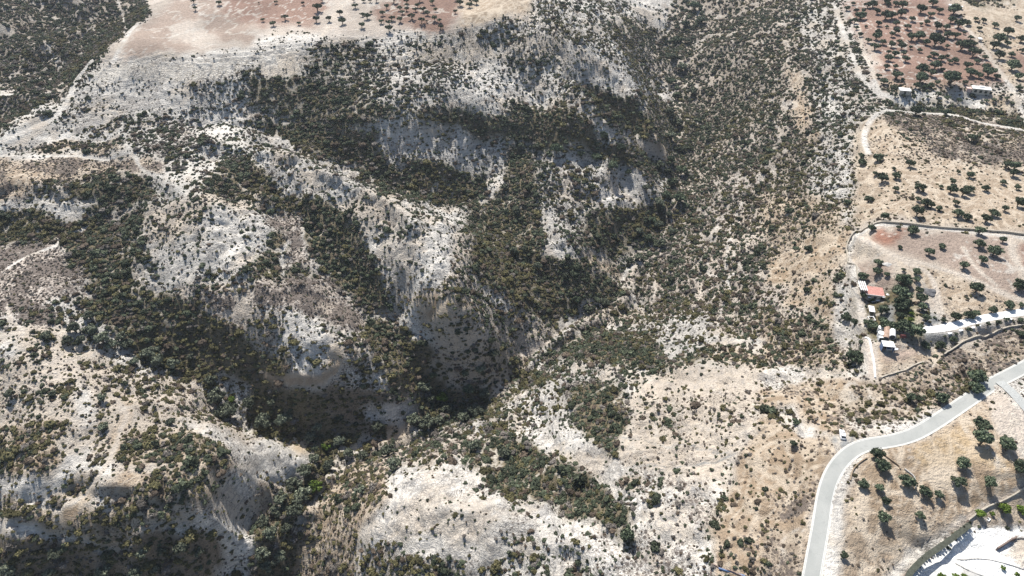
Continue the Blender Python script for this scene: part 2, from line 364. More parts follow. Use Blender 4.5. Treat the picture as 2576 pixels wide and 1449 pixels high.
3 1 .0 .0 g 1150,1060 1350,1060 1460,1080 1420,1120 1250,1135 1150,1110
3 1 .0 .0 g 1200,920 1320,980 1200,1000
3 1 .0 .03 c 1460,1030 1932,930 2200,890 2200,970 1932,1000 1460,1130
3 1 .05 .05 t 790,1100 860,1100 980,1120 1180,1130 1400,1140 1330,1230 1000,1330 830,1400
3 1 .0 .0 m 860,1230 960,1130 1150,1150 1180,1220 950,1300 870,1300
3 1 .0 .0 g 855,1170 970,1180 970,1225 860,1220
3 1 .22 .65 b 830,1410 1330,1230 1460,1150 1932,1010 2200,960 2200,1150 1932,1250 1560,1500 830,1500
0 2 .36 .2 c -60,-30 1450,-30 1932,380 1932,600 -60,600
0 2 .12 .05 w 570,0 700,0 730,200 700,330 720,560 650,650 300,760 60,780 -60,760 0,700 200,640 400,400 560,300
0 2 .65 .0 d -60,300 250,280 400,250 350,400 420,560 300,650 -60,680
0 2 .04 .0 d 840,0 900,60 980,200 900,400 830,400 920,200
0 2 .9 .0 d 900,380 1300,360 1450,330 1700,450 1750,560 1600,650 1560,720 1200,600 900,650
0 2 .75 .0 d 1160,640 1700,640 1600,850 1200,900 900,850 900,780
0 2 .01 .1 d 720,800 900,660 1080,650 1050,760 820,830
0 2 .65 .1 t 600,680 720,700 620,900 560,800 300,850 330,780
0 2 .65 .1 t -60,800 300,860 600,900 1000,880 1400,900 1450,1000 1200,1100 800,1180 300,1050 -60,950
0 2 .03 .1 d 380,950 500,860 640,800 560,1000 400,1010
0 2 .05 .0 w -60,960 200,990 300,1050 560,1150 800,1200 850,1220 700,1220 300,1110 -60,1090
0 2 .1 .0 w 880,1260 1060,1080 1400,950 1540,980 1500,1040 1200,1090 1000,1260
0 2 .85 .0 k -60,1110 300,1120 800,1240 1200,1100 1500,1060 1640,1150 1600,1600 -60,1600
0 2 .22 .0 w 1640,870 1800,640 1932,560 1960,700 1800,900 1720,1100 1620,1200 1700,950
0 2 .15 .1 w 1340,240 1960,390 1960,560 1720,540 1700,450 1400,330
1 2 .92 .0 f -30,0 450,0 560,200 760,280 780,350 480,520 380,480 340,370 240,400 -30,350
1 2 .8 .0 k 450,0 1180,0 1210,200 1040,280 850,360 560,200
1 2 .05 .0 w 790,110 1180,70 1190,200 1040,270 850,210
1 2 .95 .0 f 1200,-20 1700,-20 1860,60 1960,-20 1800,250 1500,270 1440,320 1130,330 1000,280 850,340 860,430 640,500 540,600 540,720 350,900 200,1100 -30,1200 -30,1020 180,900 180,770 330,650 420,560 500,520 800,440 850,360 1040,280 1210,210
1 2 .0 .0 t 900,440 1010,290 1130,290 1140,360 960,450
1 2 .0 .0 t 1670,-10 1860,-10 1860,80 1780,100
1 2 .12 .0 w -30,370 230,400 400,500 420,560 300,650 150,700 -30,650
1 2 .0 .1 o 230,400 330,400 400,470 290,480
1 2 .4 .3 t -30,650 180,720 100,1000 -30,1020
1 2 .42 .3 c 860,440 1400,370 1600,330 1700,400 1580,560 1500,540 1300,540 1100,600 1000,700 860,640
1 2 .4 .3 t 540,760 860,460 1000,640 1000,850 900,1000 780,1050 760,1500 -30,1500 -30,1200 350,1000
1 2 .8 .1 f -30,1150 350,1080 250,1500 -30,1500
1 2 .03 .0 w 1100,580 1300,540 1580,560 1700,720 1850,800 1960,1000 1960,1300 1700,1300 1500,1290 1200,1270 950,1180 770,1200 770,1060 900,1000 1020,850 1000,720
1 2 .9 .0 w 850,1240 1000,1180 1250,1240 1550,1300 1750,1500 830,1500
1 2 .85 .0 f 1580,450 1850,400 1960,480 1960,860 1850,770 1700,700 1600,560
1 2 .6 .0 w 1750,300 1932,60 1960,400 1800,400
2 2 .4 .1 w -30,0 450,0 450,250 300,330 -30,300
2 2 .8 .05 f 450,-20 820,-20 900,250 780,500 650,480 480,300 430,150
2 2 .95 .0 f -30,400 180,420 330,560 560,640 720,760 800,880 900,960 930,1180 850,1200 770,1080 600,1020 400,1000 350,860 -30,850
2 2 .04 .0 w 280,220 420,220 500,330 640,450 760,520 900,650 830,860 800,880 720,730 560,610 330,470 200,470 130,300
2 2 .08 .15 c 1000,-20 1960,-20 1850,150 1800,420 1700,500 1620,700 1400,620 1100,620 1000,680 850,560 780,500 850,340 930,160
2 2 .22 .15 c 950,100 1800,80 1700,350 1300,330 1000,200
2 2 .13 .3 w 900,650 1100,620 1620,640 1550,850 1500,1100 1450,1250 1500,1500 700,1500 820,1300 930,1100 900,950
2 2 .13 .1 w -30,860 240,860 400,1000 600,1030 800,1100 830,1240 600,1250 300,1120 -30,1180
2 2 .5 .05 w -30,1200 300,1150 820,1260 800,1500 -30,1500
2 2 .85 .0 b 990,850 1080,800 1100,900 1050,930
2 2 .85 .0 b 840,680 990,680 900,820 840,760
2 2 .85 .0 b 1150,720 1200,710 1190,800 1150,800
2 2 .85 .0 b 1240,810 1310,810 1290,870
2 2 .85 .0 b 1430,1000 1590,1000 1560,1160 1510,1150
2 2 .85 .0 b 1540,830 1610,850 1640,970 1580,980
2 2 .85 .0 b 1030,1180 1120,1170 1070,1320 1020,1300
2 2 .85 .0 b 900,1240 1000,1210 950,1310
2 2 .85 .0 b 940,1380 1030,1370 1030,1500 920,1500
2 2 .1 .2 d 1850,230 1960,250 1960,1500 1560,1500 1520,1250 1560,1000 1650,700 1720,520 1800,420
3 2 .17 .4 d -30,0 600,0 600,250 720,400 560,430 420,330 220,120 100,150 -30,250
3 2 .0 .0 w 220,130 420,300 400,340 300,330 250,200
3 2 .5 .5 b 600,-20 1500,-20 1500,80 1340,200 1200,200 1000,290 680,250 600,150
3 2 .15 .2 w 620,280 800,330 1100,290 1250,230 1280,240 1040,350 800,390 660,370
3 2 .08 .22 d -30,250 300,370 480,380 520,520 450,650 400,800 350,1050 320,1200 240,1600 -30,1600
3 2 .1 .75 d 60,880 330,880 340,1000 100,1030
3 2 .2 .4 b -30,1080 300,1080 250,1600 -30,1600
3 2 .0 .0 g 480,380 640,360 670,430 560,490 500,440
3 2 .01 .12 d 560,640 880,480 1300,330 1450,200 1650,60 1700,250 1800,400 1932,560 2200,560 2200,640 1932,760 1530,1000 1340,1140 1200,1250 1000,1600 450,1600 500,900
3 2 .0 .03 o 1050,450 1450,330 1520,420 1932,620 1600,600 1100,620
3 2 .02 .15 t 600,1000 1100,1000 1000,1600 540,1600
3 2 .06 .15 w 760,500 640,560 560,680 520,850 480,1100 430,1600 540,1600 570,1100 600,800 640,650 720,560
3 2 .0 .03 w 1100,1180 1530,980 1520,1040 1300,1200 1100,1380 1000,1600 850,1600 950,1350
3 2 .0 .03 p 1650,60 1760,20 1932,180 2200,300 2200,600 1932,560 1800,400 1680,280
3 2 .0 .0 b 1530,1000 1700,880 1932,760 2200,600 2200,1010 1932,1010 1700,1030 1560,1050
3 2 .0 .0 c 1760,1000 1932,850 2200,700 2200,900 1932,900
3 2 .0 .0 W 1515,1050 1700,1030 1932,1005 2200,1000 2200,1700 950,1700 1050,1440 1200,1310 1350,1180
3 2 .0 .0 c 1760,1260 1890,1140 2200,1100 2200,1400 1932,1400
"""
MW, MH = 720, 420                      # map over the photo with a margin: 4 photo units a cell
mu = (np.arange(MW)*4-152).astype(float); mv = (np.arange(MH)*4-116).astype(float)
MU, MV = np.meshgrid(mu, mv)
# the outlines wander like real vegetation edges
WU = MU+40*(fbm(MU, MV, 60, 4, 3)-.5)+15*(fbm(MU, MV, 16, 2, 5)-.5); WV = MV+32*(fbm(MU, MV, 60, 4, 9)-.5)+12*(fbm(MU, MV, 16, 2, 8)-.5)
def inside(px, py, pts):
    c = np.zeros(px.shape, bool); n = len(pts)
    for k in range(n):
        x0, y0 = pts[k]; x1, y1 = pts[(k+1) % n]
        if y0 == y1: continue
        m = ((y0 > py) != (y1 > py)) & (px < (x1-x0)*(py-y0)/(y1-y0)+x0)
        c ^= m
    return c
def blur(a, r):
    for ax in (0, 1):
        p = np.pad(a, [(r, r) if k == ax else (0, 0) for k in (0, 1)], mode='edge')
        s = np.cumsum(p, axis=ax); s = np.insert(s, 0, 0, axis=ax)
        a = (np.take(s, range(2*r+1, s.shape[ax]), ax)-np.take(s, range(0, s.shape[ax]-2*r-1), ax))/(2*r+1)
    return a
def msamp(M, u, v): return gsamp(mu, mv, M, np.clip(u, mu[0]+2, mu[-1]-2), np.clip(v, mv[0]+2, mv[-1]-2))
DM = np.full(MU.shape, .4); LM = np.full(MU.shape, .2); SM = np.zeros(MU.shape+(3,))+np.array(SOIL['w'])
TM = np.zeros(MU.shape)                 # dry grass amount
GRASS = {'t': 1, 'd': 1, 'o': .6, 'b': .7, 'c': .45}
for ln in POLY.strip().split('\n'):
    f = ln.split(); i, j = int(f[0]), int(f[1])
    pts = [(644*i+float(a)/3, 483*j+float(b)/3) for a, b in (q.split(',') for q in f[5:])]
    us = [p[0] for p in pts]; vv = [p[1] for p in pts]
    i0 = max(0, int((min(us)+152)/4)-10); i1 = min(MW, int((max(us)+152)/4)+11); j0 = max(0, int((min(vv)+116)/4)-10); j1 = min(MH, int((max(vv)+116)/4)+11)
    sl = (slice(j0, j1), slice(i0, i1))
    hard = f[4] in 'Wg'
    m = inside(MU[sl] if hard else WU[sl], MV[sl] if hard else WV[sl], pts).astype(float)
    m = blur(m, 1) if hard or (j == 0 and f[4] in 'pw' and i < 1) else blur(blur(m, 2), 1)
    DM[sl] = DM[sl]*(1-m)+float(f[2])*m; LM[sl] = LM[sl]*(1-m)+float(f[3])*m
    SM[sl] = SM[sl]*(1-m[..., None])+np.array(SOIL[f[4]])*m[..., None]
    TM[sl] = TM[sl]*(1-m)+GRASS.get(f[4], 0)*m
def T(i, j, *p): return [(644*i+a/3, 483*j+b/3) for a, b in p]

# ------------------------------------------------------------------ lines on the land (photo units)
ROAD = T(3,1,(2300,1090),(2110,1215),(1932,1325))+T(3,2,(1690,0),(1550,95),(1395,200),(1250,297),(1110,378),(1000,415),(870,440),(720,462),(605,525),(520,620),(465,720),(425,875),(400,1055),(365,1250),(330,1449),(290,1680))
LANE = T(3,2,(1745,-20),(1800,20),(1870,90),(1932,160),(2050,300))
DRIVE = T(3,1,(1130,1045),(1200,1040),(1300,1032),(1400,1010),(1520,978),(1700,940),(1850,918),(1932,905),(2100,875))
TRK = [  # width, soil, points
 (4.2,'w',T(0,0,(-60,1090),(0,1070),(150,1010),(330,930),(450,860),(520,740),(560,650),(610,560),(700,450))),
 (3.5,'w',T(0,0,(860,470),(880,410),(920,340),(980,240),(1050,170))),
 (3.2,'c',T(1,0,(500,270),(560,170),(690,0))),
 (3.5,'w',T(3,0,(500,50),(570,230),(620,370),(680,530),(770,650),(860,740))),
 (3.6,'w',T(3,0,(760,1150),(730,1060),(735,980),(800,880),(880,840),(1000,838),(1100,850),(1380,865),(1600,920),(1932,980),(2200,1030))),
 (3.6,'c',T(3,0,(1470,190),(1600,320),(1700,470),(1800,610))),(3.4,'w',T(3,0,(1800,610),(1870,720),(1932,880),(1950,920))),
 (2.6,'c',T(3,0,(600,100),(680,200),(700,300),(720,400),(790,520),(800,610))),(3,'w',T(3,0,(800,600),(840,690),(930,760))),
 (2.6,'w',T(3,1,(650,640),(640,480),(640,340),(700,270),(850,245),(1100,262),(1540,305),(1932,345),(2200,370))),
 (3.4,'c',T(3,1,(700,330),(880,440),(1000,500),(1130,530),(1300,580),(1500,640),(1700,730),(1932,830),(2200,900))),
 (3,'c',T(3,1,(1830,340),(1850,480),(1932,600),(2100,800))),
 (3,'c',T(3,1,(1050,540),(1180,590),(1250,680),(1280,790),(1300,900))),
 (2,'c',T(3,1,(1470,420),(1560,560),(1720,700))),
 (3,'w',T(3,1,(660,560),(680,700),(700,850),(730,1000))),
 (3,'p',T(3,1,(760,1100),(780,1200),(790,1400))),
 (2.5,'w',T(0,0,(-60,1160),(300,1180),(700,1165),(980,1140),(1060,1260),(1230,1340))),
 (2,'c',T(0,2,(810,20),(920,160),(950,220),(900,330),(880,450),(780,650),(560,820),(380,920))),
 (2,'t',T(1,1,(60,1340),(200,1380),(400,1390),(560,1340),(620,1230))),
 (1.5,'w',T(0,0,(840,10),(900,80),(950,170),(940,240))),
 (2,'w',T(0,1,(640,200),(500,320),(420,400),(200,480),(60,570))),
 (2,'c',T(0,1,(60,850),(80,960),(180,1060))),
 (2,'w',T(1,0,(30,1000),(230,1040),(280,1100),(520,1200),(760,1300))),
 (1.6,'w',T(1,1,(240,330),(180,460),(200,600))),
 (.8,'w',T(2,1,(1740,60),(1660,240),(1660,330))),(.7,'w',T(2,1,(1640,330),(1620,600),(1650,700),(1590,850),(1560,1000),(1540,1200))),
 (1.5,'w',T(2,1,(1480,480),(1500,560),(1600,620),(1700,560))),(1.5,'c',T(2,1,(1080,640),(1090,700),(1060,800))),
 (1.3,'c',T(2,1,(1310,640),(1400,620),(1440,700),(1400,790))),
 (2.5,'w',T(2,1,(830,640),(850,600),(900,560))),(2.2,'p',T(2,1,(70,1180),(160,1140),(280,1100),(350,1040))),
 (3,'w',T(3,2,(700,540),(600,600),(560,700),(530,850),(500,1100),(460,1449))),
 (.9,'g',T(2,2,(840,350),(1000,365),(1180,395),(1400,420),(1650,470))),(.7,'g',T(2,2,(880,580),(1100,580),(1300,560),(1500,530),(1700,480))),
 (2,'p',T(3,2,(1930,760),(1700,870),(1540,980),(1400,1080))),
]
def refine(pts, step=6):
    out = []
    P = [pts[0]]+list(pts)+[pts[-1]]
    for k in range(1, len(P)-2):
        p0, p1, p2, p3 = [np.array(q, float) for q in P[k-1:k+3]]
        n = max(2, int(np.linalg.norm(p2-p1)/step))
        for t in np.linspace(0, 1, n, endpoint=False):
            out.append(tuple(0.5*((2*p1)+(-p0+p2)*t+(2*p0-5*p1+4*p2-p3)*t*t+(-p0+3*p1-3*p2+p3)*t**3)))
    out.append(tuple(map(float, pts[-1])))
    return out
# ray casting against the smooth terrain
def ground0(x, y): return gsamp(cx, cy, CH, x, y)
def cast(u, v, hf=ground0):
    u = np.atleast_1d(np.asarray(u, float)); v = np.atleast_1d(np.asarray(v, float))
    a, b, c = ray(u, v)
    n = np.sqrt(a*a+b*b+c*c); a = a/n; b = b/n; c = c/n+0*a
    t = np.full(u.shape, 150.0); hit = np.zeros(u.shape, bool)
    for k in range(900):
        z = CZ+c*t
        below = z < hf(a*t, b*t)
        hit |= below
        if hit.all() : break
        t = np.where(hit, t, t+1.5)
    lo, hi = t-1.5, t
    for k in range(12):
        m = (lo+hi)/2; bl = CZ+c*m < hf(a*m, b*m)
        hi = np.where(bl, m, hi); lo = np.where(bl, lo, m)
    return a*hi, b*hi, CZ+c*hi
def near_line(X, Y, P, rad, Z=None):
    """distance of grid points to a polyline in metres (only within rad), and the line's height there"""
    D = np.full(X.shape, 1e9); HZ = np.zeros(X.shape); SD = np.zeros(X.shape)
    for k in range(len(P)-1):
        ax, ay = P[k][:2]; bx, by = P[k+1][:2]
        i0, i1 = np.searchsorted(gx, [min(ax, bx)-rad, max(ax, bx)+rad]); j0, j1 = np.searchsorted(gy, [min(ay, by)-rad, max(ay, by)+rad])
        if i0 >= i1 or j0 >= j1: continue
        sl = (slice(j0, j1), slice(i0, i1))
        dx, dy = bx-ax, by-ay; L2 = dx*dx+dy*dy+1e-9
        t = np.clip(((X[sl]-ax)*dx+(Y[sl]-ay)*dy)/L2, 0, 1)
        d = np.hypot(X[sl]-ax-t*dx, Y[sl]-ay-t*dy)
        m = d < D[sl]
        D[sl] = np.where(m, d, D[sl])
        if len(P[k]) > 2: HZ[sl] = np.where(m, P[k][2]*(1-t)+P[k+1][2]*t, HZ[sl])
        cr = dx*(Y[sl]-ay)-dy*(X[sl]-ax)
        SD[sl] = np.where(m, np.sign(cr), SD[sl])
    return D, HZ, SD
def world_line(pts, step=6, smooth=0):
    R = refine(pts, step)
    x, y, z = cast([p[0] for p in R], [p[1] for p in R])
    P = np.stack([x, y, z], 1)
    for _ in range(smooth):
        Q = P.copy(); Q[1:-1] = (P[:-2]+2*P[1:-1]+P[2:])/4; P = Q
    return P

# ------------------------------------------------------------------ relief detail on the grid
U0, V0 = proj(GX, GY, H0)
def msamp(M, u, v): return gsamp(mu, mv, M, np.clip(u, mu[0]+2, mu[-1]-2), np.clip(v, mv[0]+2, mv[-1]-2))
jx = 9*(fbm(GX, GY, 5, 2, 401)-.5)+16*(fbm(GX, GY, 14, 2, 405)-.5); jy = 7*(fbm(GX, GY, 5, 2, 403)-.5)+12*(fbm(GX, GY, 14, 2, 407)-.5)
hardz = sstep(.7, .78, msamp(SM[..., 2], U0, V0)); jx *= 1-hardz; jy *= 1-hardz
Sg = np.stack([msamp(SM[..., k], U0+jx*1.6, V0+jy*1.6) for k in range(3)], -1)
Dg = msamp(DM, U0+jx, V0+jy); Dg = np.where(Dg > .012, np.clip(Dg, .012, 1)**.70, 0); Lg = msamp(LM, U0, V0); Tg = msamp(TM, U0, V0)
gyd, gxd = np.gradient(H0, gy, gx)
slope = np.hypot(gxd, gyd)
wild = sstep(.08, .35, slope)
far = sstep(620, 900, np.hypot(GX, GY))
chalk = np.clip((Sg[..., 2]-.36)/.12, 0, 1)
H = H0.copy()
face = sstep(-12, 0, H0)*sstep(395, 425, GY)*sstep(20, -20, GX)      # the smooth layered plateau face
wild = wild*(1-.0*face); gul = wild*(1-.8*face)
# gullies and knolls, stronger where it is steep
rid = 1-np.abs(2*fbm(GX, GY, 46, 3, 21)-1)
H -= gul*(rid**3)*3.6
rid2 = 1-np.abs(2*fbm(GX+.25*GY, GY*.6, 15, 3, 31)-1)
H -= gul*(rid2**3)*1.7*(.5+.5*chalk)
H += (fbm(GX, GY, 30, 3, 41)-.5)*(1.0+2.5*gul)
H += (fbm(GX, GY, 7, 3, 43)-.5)*(.35+1.6*gul)
H += far*((fbm(GX, GY, 170, 4, 51)-.45)*60+(1-np.abs(2*fbm(GX, GY, 90, 3, 57)-1))*14)
# the wooded valley in the far left has small knolls
wv = sstep(-240, -330, GX)*sstep(380, 430, GY)*(1-sstep(-6, 10, H0))
for mu_, mv_, mh_, mr_ in ((165, 30, 13, 16), (215, 78, 12, 15), (130, 160, 13, 13), (330, 60, 6, 12)):
    mx_, my_ = unproj(mu_, mv_, -14); H += mh_*np.exp(-(((GX-mx_)/(mr_*1.5))**2+((GY-my_)/mr_)**2))
H += wv*((1-np.abs(2*fbm(GX, GY, 70, 3, 61)-1))**2*12-3)
# beds of rock: thin ledges following the contours
ph = H+2.0*(fbm(GX, GY, 60, 3, 71)-.5)
led = np.abs(((ph/1.5) % 1)-.5)*2
H += wild*(.3+.7*chalk)*sstep(.25, .6, fbm(GX, GY, 40, 2, 73)+.1)*(.45+1.3*sstep(8, 15, H0)*sstep(420, 450, GY)*(GX < 60))*(sstep(.35, .65, led)-.5)
# crisp broken rock on the bare chalk
brk = 1-np.abs(2*fbm(GX, GY*.8+H0*.5, 5.5, 2, 501)-1)
H -= (.25+.75*wild)*chalk*(Sg[..., 2] < .66)*(brk**4)*1.1*(1-sstep(500, 650, GY))
H -= (wild*(1-.8*face))*((1-np.abs(2*fbm(GX*1.15+.2*GY, GY*.75, 8.5, 2, 521)-1))**3)*1.7
H += chalk*wild*(fbm(GX, GY, 3.2, 2, 503)-.5)*1.3
# contour banks on the cream slope
tu0, tv0 = proj(GX, GY, H0)
bank = blur(inside(MU, MV, T(2, 2, (880, 240), (1000, 60), (1750, 60), (1800, 300), (1700, 480), (1560, 640), (1000, 640), (860, 520))).astype(float), 4)
bk = msamp(bank, tu0, tv0); sw = ((GY+.12*GX+3*fbm(GX, GY, 20, 2, 511))/4.2) % 1
H += bk*.95*(.5-sw)
SHAPE_LINES = []
# roads and terraces are levelled into the land
road = world_line(ROAD, 8, 10); lane = world_line(LANE, 8, 6); drive = world_line(DRIVE, 6, 6)
def level(P, half, fall):
    global H
    Dl, Hz, _ = near_line(GX, GY, P, half+fall+1)
    k = 1-sstep(half, half+fall, Dl)
    H = H*(1-k)+(Hz)*k
    return Dl
D_road = level(road, 3.8, 5); D_lane = level(lane, 2.8, 3); D_drive = level(drive, 3.0, 3)
under = (D_road < 2.5) | (D_lane < 2.0)
keepout = (D_road < 3.2) | (D_lane < 2.6) | (D_drive < 3.0)
for w, s, pts in TRK:
    P = world_line(pts, 8, 1)
    Dl, Hz, _ = near_line(GX, GY, P, w/2+4)
    wob = w/2*(.75+.5*fbm(GX, GY, 6, 2, 81))
    k = 1-sstep(wob-.5, wob+.6, Dl)
    Sg = Sg*(1-k[..., None])+np.array(SOIL[s])*k[..., None]
    if w > 2.9 and w != 6:
        kk = 1-sstep(w/2, w/2+2.5, Dl); H = H*(1-kk*.8)+(Hz)*kk*.8
    Dg = Dg*(1-k); Lg = Lg*(1-k); Tg = Tg*(1-k)
# thin pale lines trodden through the dry grass
a1 = fbm(GX*.9+.5*GY, GY*.5-.3*GX, 34, 3, 601)*9; a2 = fbm(GX*1.2-.4*GY, GY*.55, 26, 3, 607)*8; a3 = fbm(GX, GY, 15, 2, 613)*5
netg = np.maximum(np.maximum(1-sstep(.05, .15, np.abs(a1 % 1-.5)), 1-sstep(.05, .15, np.abs(a2 % 1-.5))), .7*(1-sstep(.06, .16, np.abs(a3 % 1-.5))))
# narrow goat paths wind through the scrub
gp = np.minimum(np.abs(fbm(GX*1.25, GY*.8, 30, 4, 301)-.5), np.abs(fbm(GX*1.1, GY*.8, 21, 3, 307)-.5)*1.3)
paths = (1-sstep(.006, .016, gp))*(Tg < .9)*(1-.7*sstep(.5, .9, slope))
pk = (paths*.75*(Sg[..., 0] < .7))[..., None]
Sg = Sg*(1-pk)+np.array((.60, .56, .50))*pk
# forest floor shows only where the canopy is closed: soil under open scrub stays as mapped
def groundh(x, y): return gsamp(gx, gy, H, x, y)
def at(u, v): 
    x, y, z = cast([u], [v], groundh); return Vector((float(x[0]), float(y[0]), float(z[0])))
# ------------------------------------------------------------------ node helper
def newmat(name, rough=.9, spec=.2):
    m = bpy.data.materials.new(name); m.use_nodes = True
    b = m.node_tree.nodes['Principled BSDF']
    b.inputs['Roughness'].default_value = rough; b.inputs['Specular IOR Level'].default_value = spec
    return m, m.node_tree, b
class NT:
    def __init__(s, nt): s.nt = nt
    def n(s, t, **k):
        o = s.nt.nodes.new(t)
        for a, v in k.items(): setattr(o, a, v)
        return o
    def put(s, sock, v):
        if isinstance(v, bpy.types.NodeSocket): s.nt.links.new(v, sock)
        elif v is not None: sock.default_value = v
    def math(s, op, a, b=None, clamp=False):
        o = s.n('ShaderNodeMath', operation=op, use_clamp=clamp); s.put(o.inputs[0], a); s.put(o.inputs[1], b); return o.outputs[0]
    def vmath(s, op, a, b):
        o = s.n('ShaderNodeVectorMath', operation=op); s.put(o.inputs[0], a); s.put(o.inputs[1], b); return o.outputs[0]
    def noise(s, vec, scale, detail=4, rough=.55, dist=0.0):
        o = s.n('ShaderNodeTexNoise'); s.put(o.inputs['Vector'], vec); o.inputs['Scale'].default_value = scale
        o.inputs['Detail'].default_value = detail; o.inputs['Roughness'].default_value = rough; o.inputs['Distortion'].default_value = dist
        return o
    def vor(s, vec, scale, feat='F1', rnd=1.0):
        o = s.n('ShaderNodeTexVoronoi', feature=feat); s.put(o.inputs['Vector'], vec); o.inputs['Scale'].default_value = scale; o.inputs['Randomness'].default_value = rnd; return o
    def ramp(s, v, a, b, c=0.0, d=1.0, smooth=True):
        o = s.n('ShaderNodeMapRange'); o.interpolation_type = 'SMOOTHSTEP' if smooth else 'LINEAR'
        s.put(o.inputs[0], v); s.put(o.inputs[1], a); s.put(o.inputs[2], b); s.put(o.inputs[3], c); s.put(o.inputs[4], d); return o.outputs[0]
    def mix(s, f, a, b, mode='MIX'):
        o = s.n('ShaderNodeMix', data_type='RGBA', blend_type=mode)
        s.put(o.inputs[0], f); s.put(o.inputs[6], a); s.put(o.inputs[7], b); return o.outputs[2]
    def attr(s, name): return s.n('ShaderNodeAttribute', attribute_name=name)

def ground_mat():
    m, nt, b = newmat('chalk_and_soil', .95, .1); N = NT(nt)
    pos = N.n('ShaderNodeNewGeometry').outputs['Position']
    soil = N.attr('soil').outputs['Color']; low = N.attr('low').outputs['Fac']; grs = N.attr('grass').outputs['Fac']; chk = N.attr('chalk').outputs['Fac']; den = N.attr('dens').outputs['Fac']
    stp = N.attr('steep').outputs['Fac']
    # overall mottling; the coarse patterns are stored on the mesh
    mo = N.attr('mottle').outputs['Vector']; sep = N.n('ShaderNodeSeparateXYZ'); nt.links.new(mo, sep.inputs[0]); m1, wash, pat = sep.outputs
    nn = N.noise(pos, .55, 4, .65); n2 = nn.outputs[0]; wv = nn.outputs['Color']
    n3 = N.noise(pos, 1.9, 2, .6).outputs[0]
    f = N.math('MULTIPLY', m1, N.ramp(n2, .25, .75, .82, 1.14))
    f = N.math('MULTIPLY', f, N.ramp(n3, .2, .8, .84, 1.12))
    col = N.mix(1.0, soil, f, 'MULTIPLY')
    col = N.mix(N.math('MULTIPLY', wash, N.math('MULTIPLY', chk, .55)), col, (.50, .42, .33, 1))
    # rock beds following the contours, darker cracks
    sc = N.n('ShaderNodeMapping'); nt.links.new(pos, sc.inputs[0]); sc.inputs['Scale'].default_value = (.12, .12, 1.1)
    warp = N.vmath('ADD', sc.outputs[0], N.vmath('MULTIPLY', wv, (.5, .5, .5)))
    bed = N.noise(warp, 1.0, 3, .7).outputs[0]
    crk = N.math('MULTIPLY', N.ramp(bed, .50, .36), N.math('MULTIPLY', chk, N.ramp(stp, .05, .45, .22, .9)))
    col = N.mix(N.math('MULTIPLY', crk, .85), col, (.27, .265, .26, 1))
    # broken rock: small dark joints
    wj = N.vmath('ADD', pos, N.vmath('MULTIPLY', wv, (2.2, 2.2, 2.2)))
    vj = N.vor(wj, .62, 'DISTANCE_TO_EDGE').outputs['Distance']
    jn = N.math('MULTIPLY', N.ramp(vj, .10, .02), N.math('MULTIPLY', chk, N.ramp(pat, .42, .6)))
    col = N.mix(N.math('MULTIPLY', jn, .75), col, (.24, .22, .20, 1))
    # dry grass with a net of paler animal paths
    wp = N.vmath('ADD', pos, N.vmath('MULTIPLY', wv, (4.5, 4.5, 0.)))
    e1 = N.vor(wp, .2, 'DISTANCE_TO_EDGE').outputs['Distance']; e2 = N.vor(wp, .41, 'DISTANCE_TO_EDGE').outputs['Distance']
    net = N.math('MAXIMUM', N.ramp(e1, .10, .02), N.math('MULTIPLY', N.ramp(e2, .12, .03), .75))
    net = N.math('MAXIMUM', N.math('MULTIPLY', net, N.ramp(pat, .35, .6, .1, .6)), N.attr('net').outputs['Fac'])
    col = N.mix(N.math('MULTIPLY', N.math('MULTIPLY', N.ramp(N.math('ADD', n2, n3), .9, 1.15), grs), .55), col, (.21, .165, .12, 1))
    col = N.mix(N.math('MULTIPLY', N.math('MULTIPLY', net, grs), .85), col, (.57, .49, .39, 1))
    # low grey-brown scrub, seen as dark cushions
    wl = N.vmath('ADD', pos, N.vmath('MULTIPLY', wv, (1.6, 1.6, 0.)))
    c1 = N.vor(wl, .62).outputs['Distance']; c2 = N.vor(wl, 1.15).outputs['Distance']
    thr = N.math('MULTIPLY', N.math('ADD', low, N.ramp(pat, .3, .7, -.25, .25)), .78)
    q1 = N.ramp(N.math('SUBTRACT', thr, c1), -.04, .10); q2 = N.ramp(N.math('SUBTRACT', N.math('MULTIPLY', thr, .85), c2), -.05, .10)
    cov = N.math('MULTIPLY', N.math('MAXIMUM', q1, q2), N.ramp(low, .02, .1))
    scol = N.mix(n3, (.085, .07, .062, 1), (.20, .165, .145, 1))
    col = N.mix(N.math('MULTIPLY', cov, .85), col, scol)
    # tiny dark cushions everywhere scrub grows
    tn = N.ramp(N.math('SUBTRACT', N.ramp(den, .02, .9, .17, .42), c2), -.02, .06)
    tn = N.math('MULTIPLY', tn, N.ramp(n2, .4, .6))
    col = N.mix(N.math('MULTIPLY', N.math('MULTIPLY', tn, N.ramp(den, .005, .04)), .8), col, (.07, .066, .045, 1))
    nt.links.new(col, b.inputs['Base Color'])
    bp = N.n('ShaderNodeBump'); bp.inputs['Strength'].default_value = 1.0; bp.inputs['Distance'].default_value = 1.6
    nt.links.new(N.math('MULTIPLY', N.noise(N.vmath('MULTIPLY', pos, (.6, .6, 1.8)), 1.0, 4, .72).outputs[0], 1.0), bp.inputs['Height']); nt.links.new(bp.outputs[0], b.inputs['Normal'])
    return m

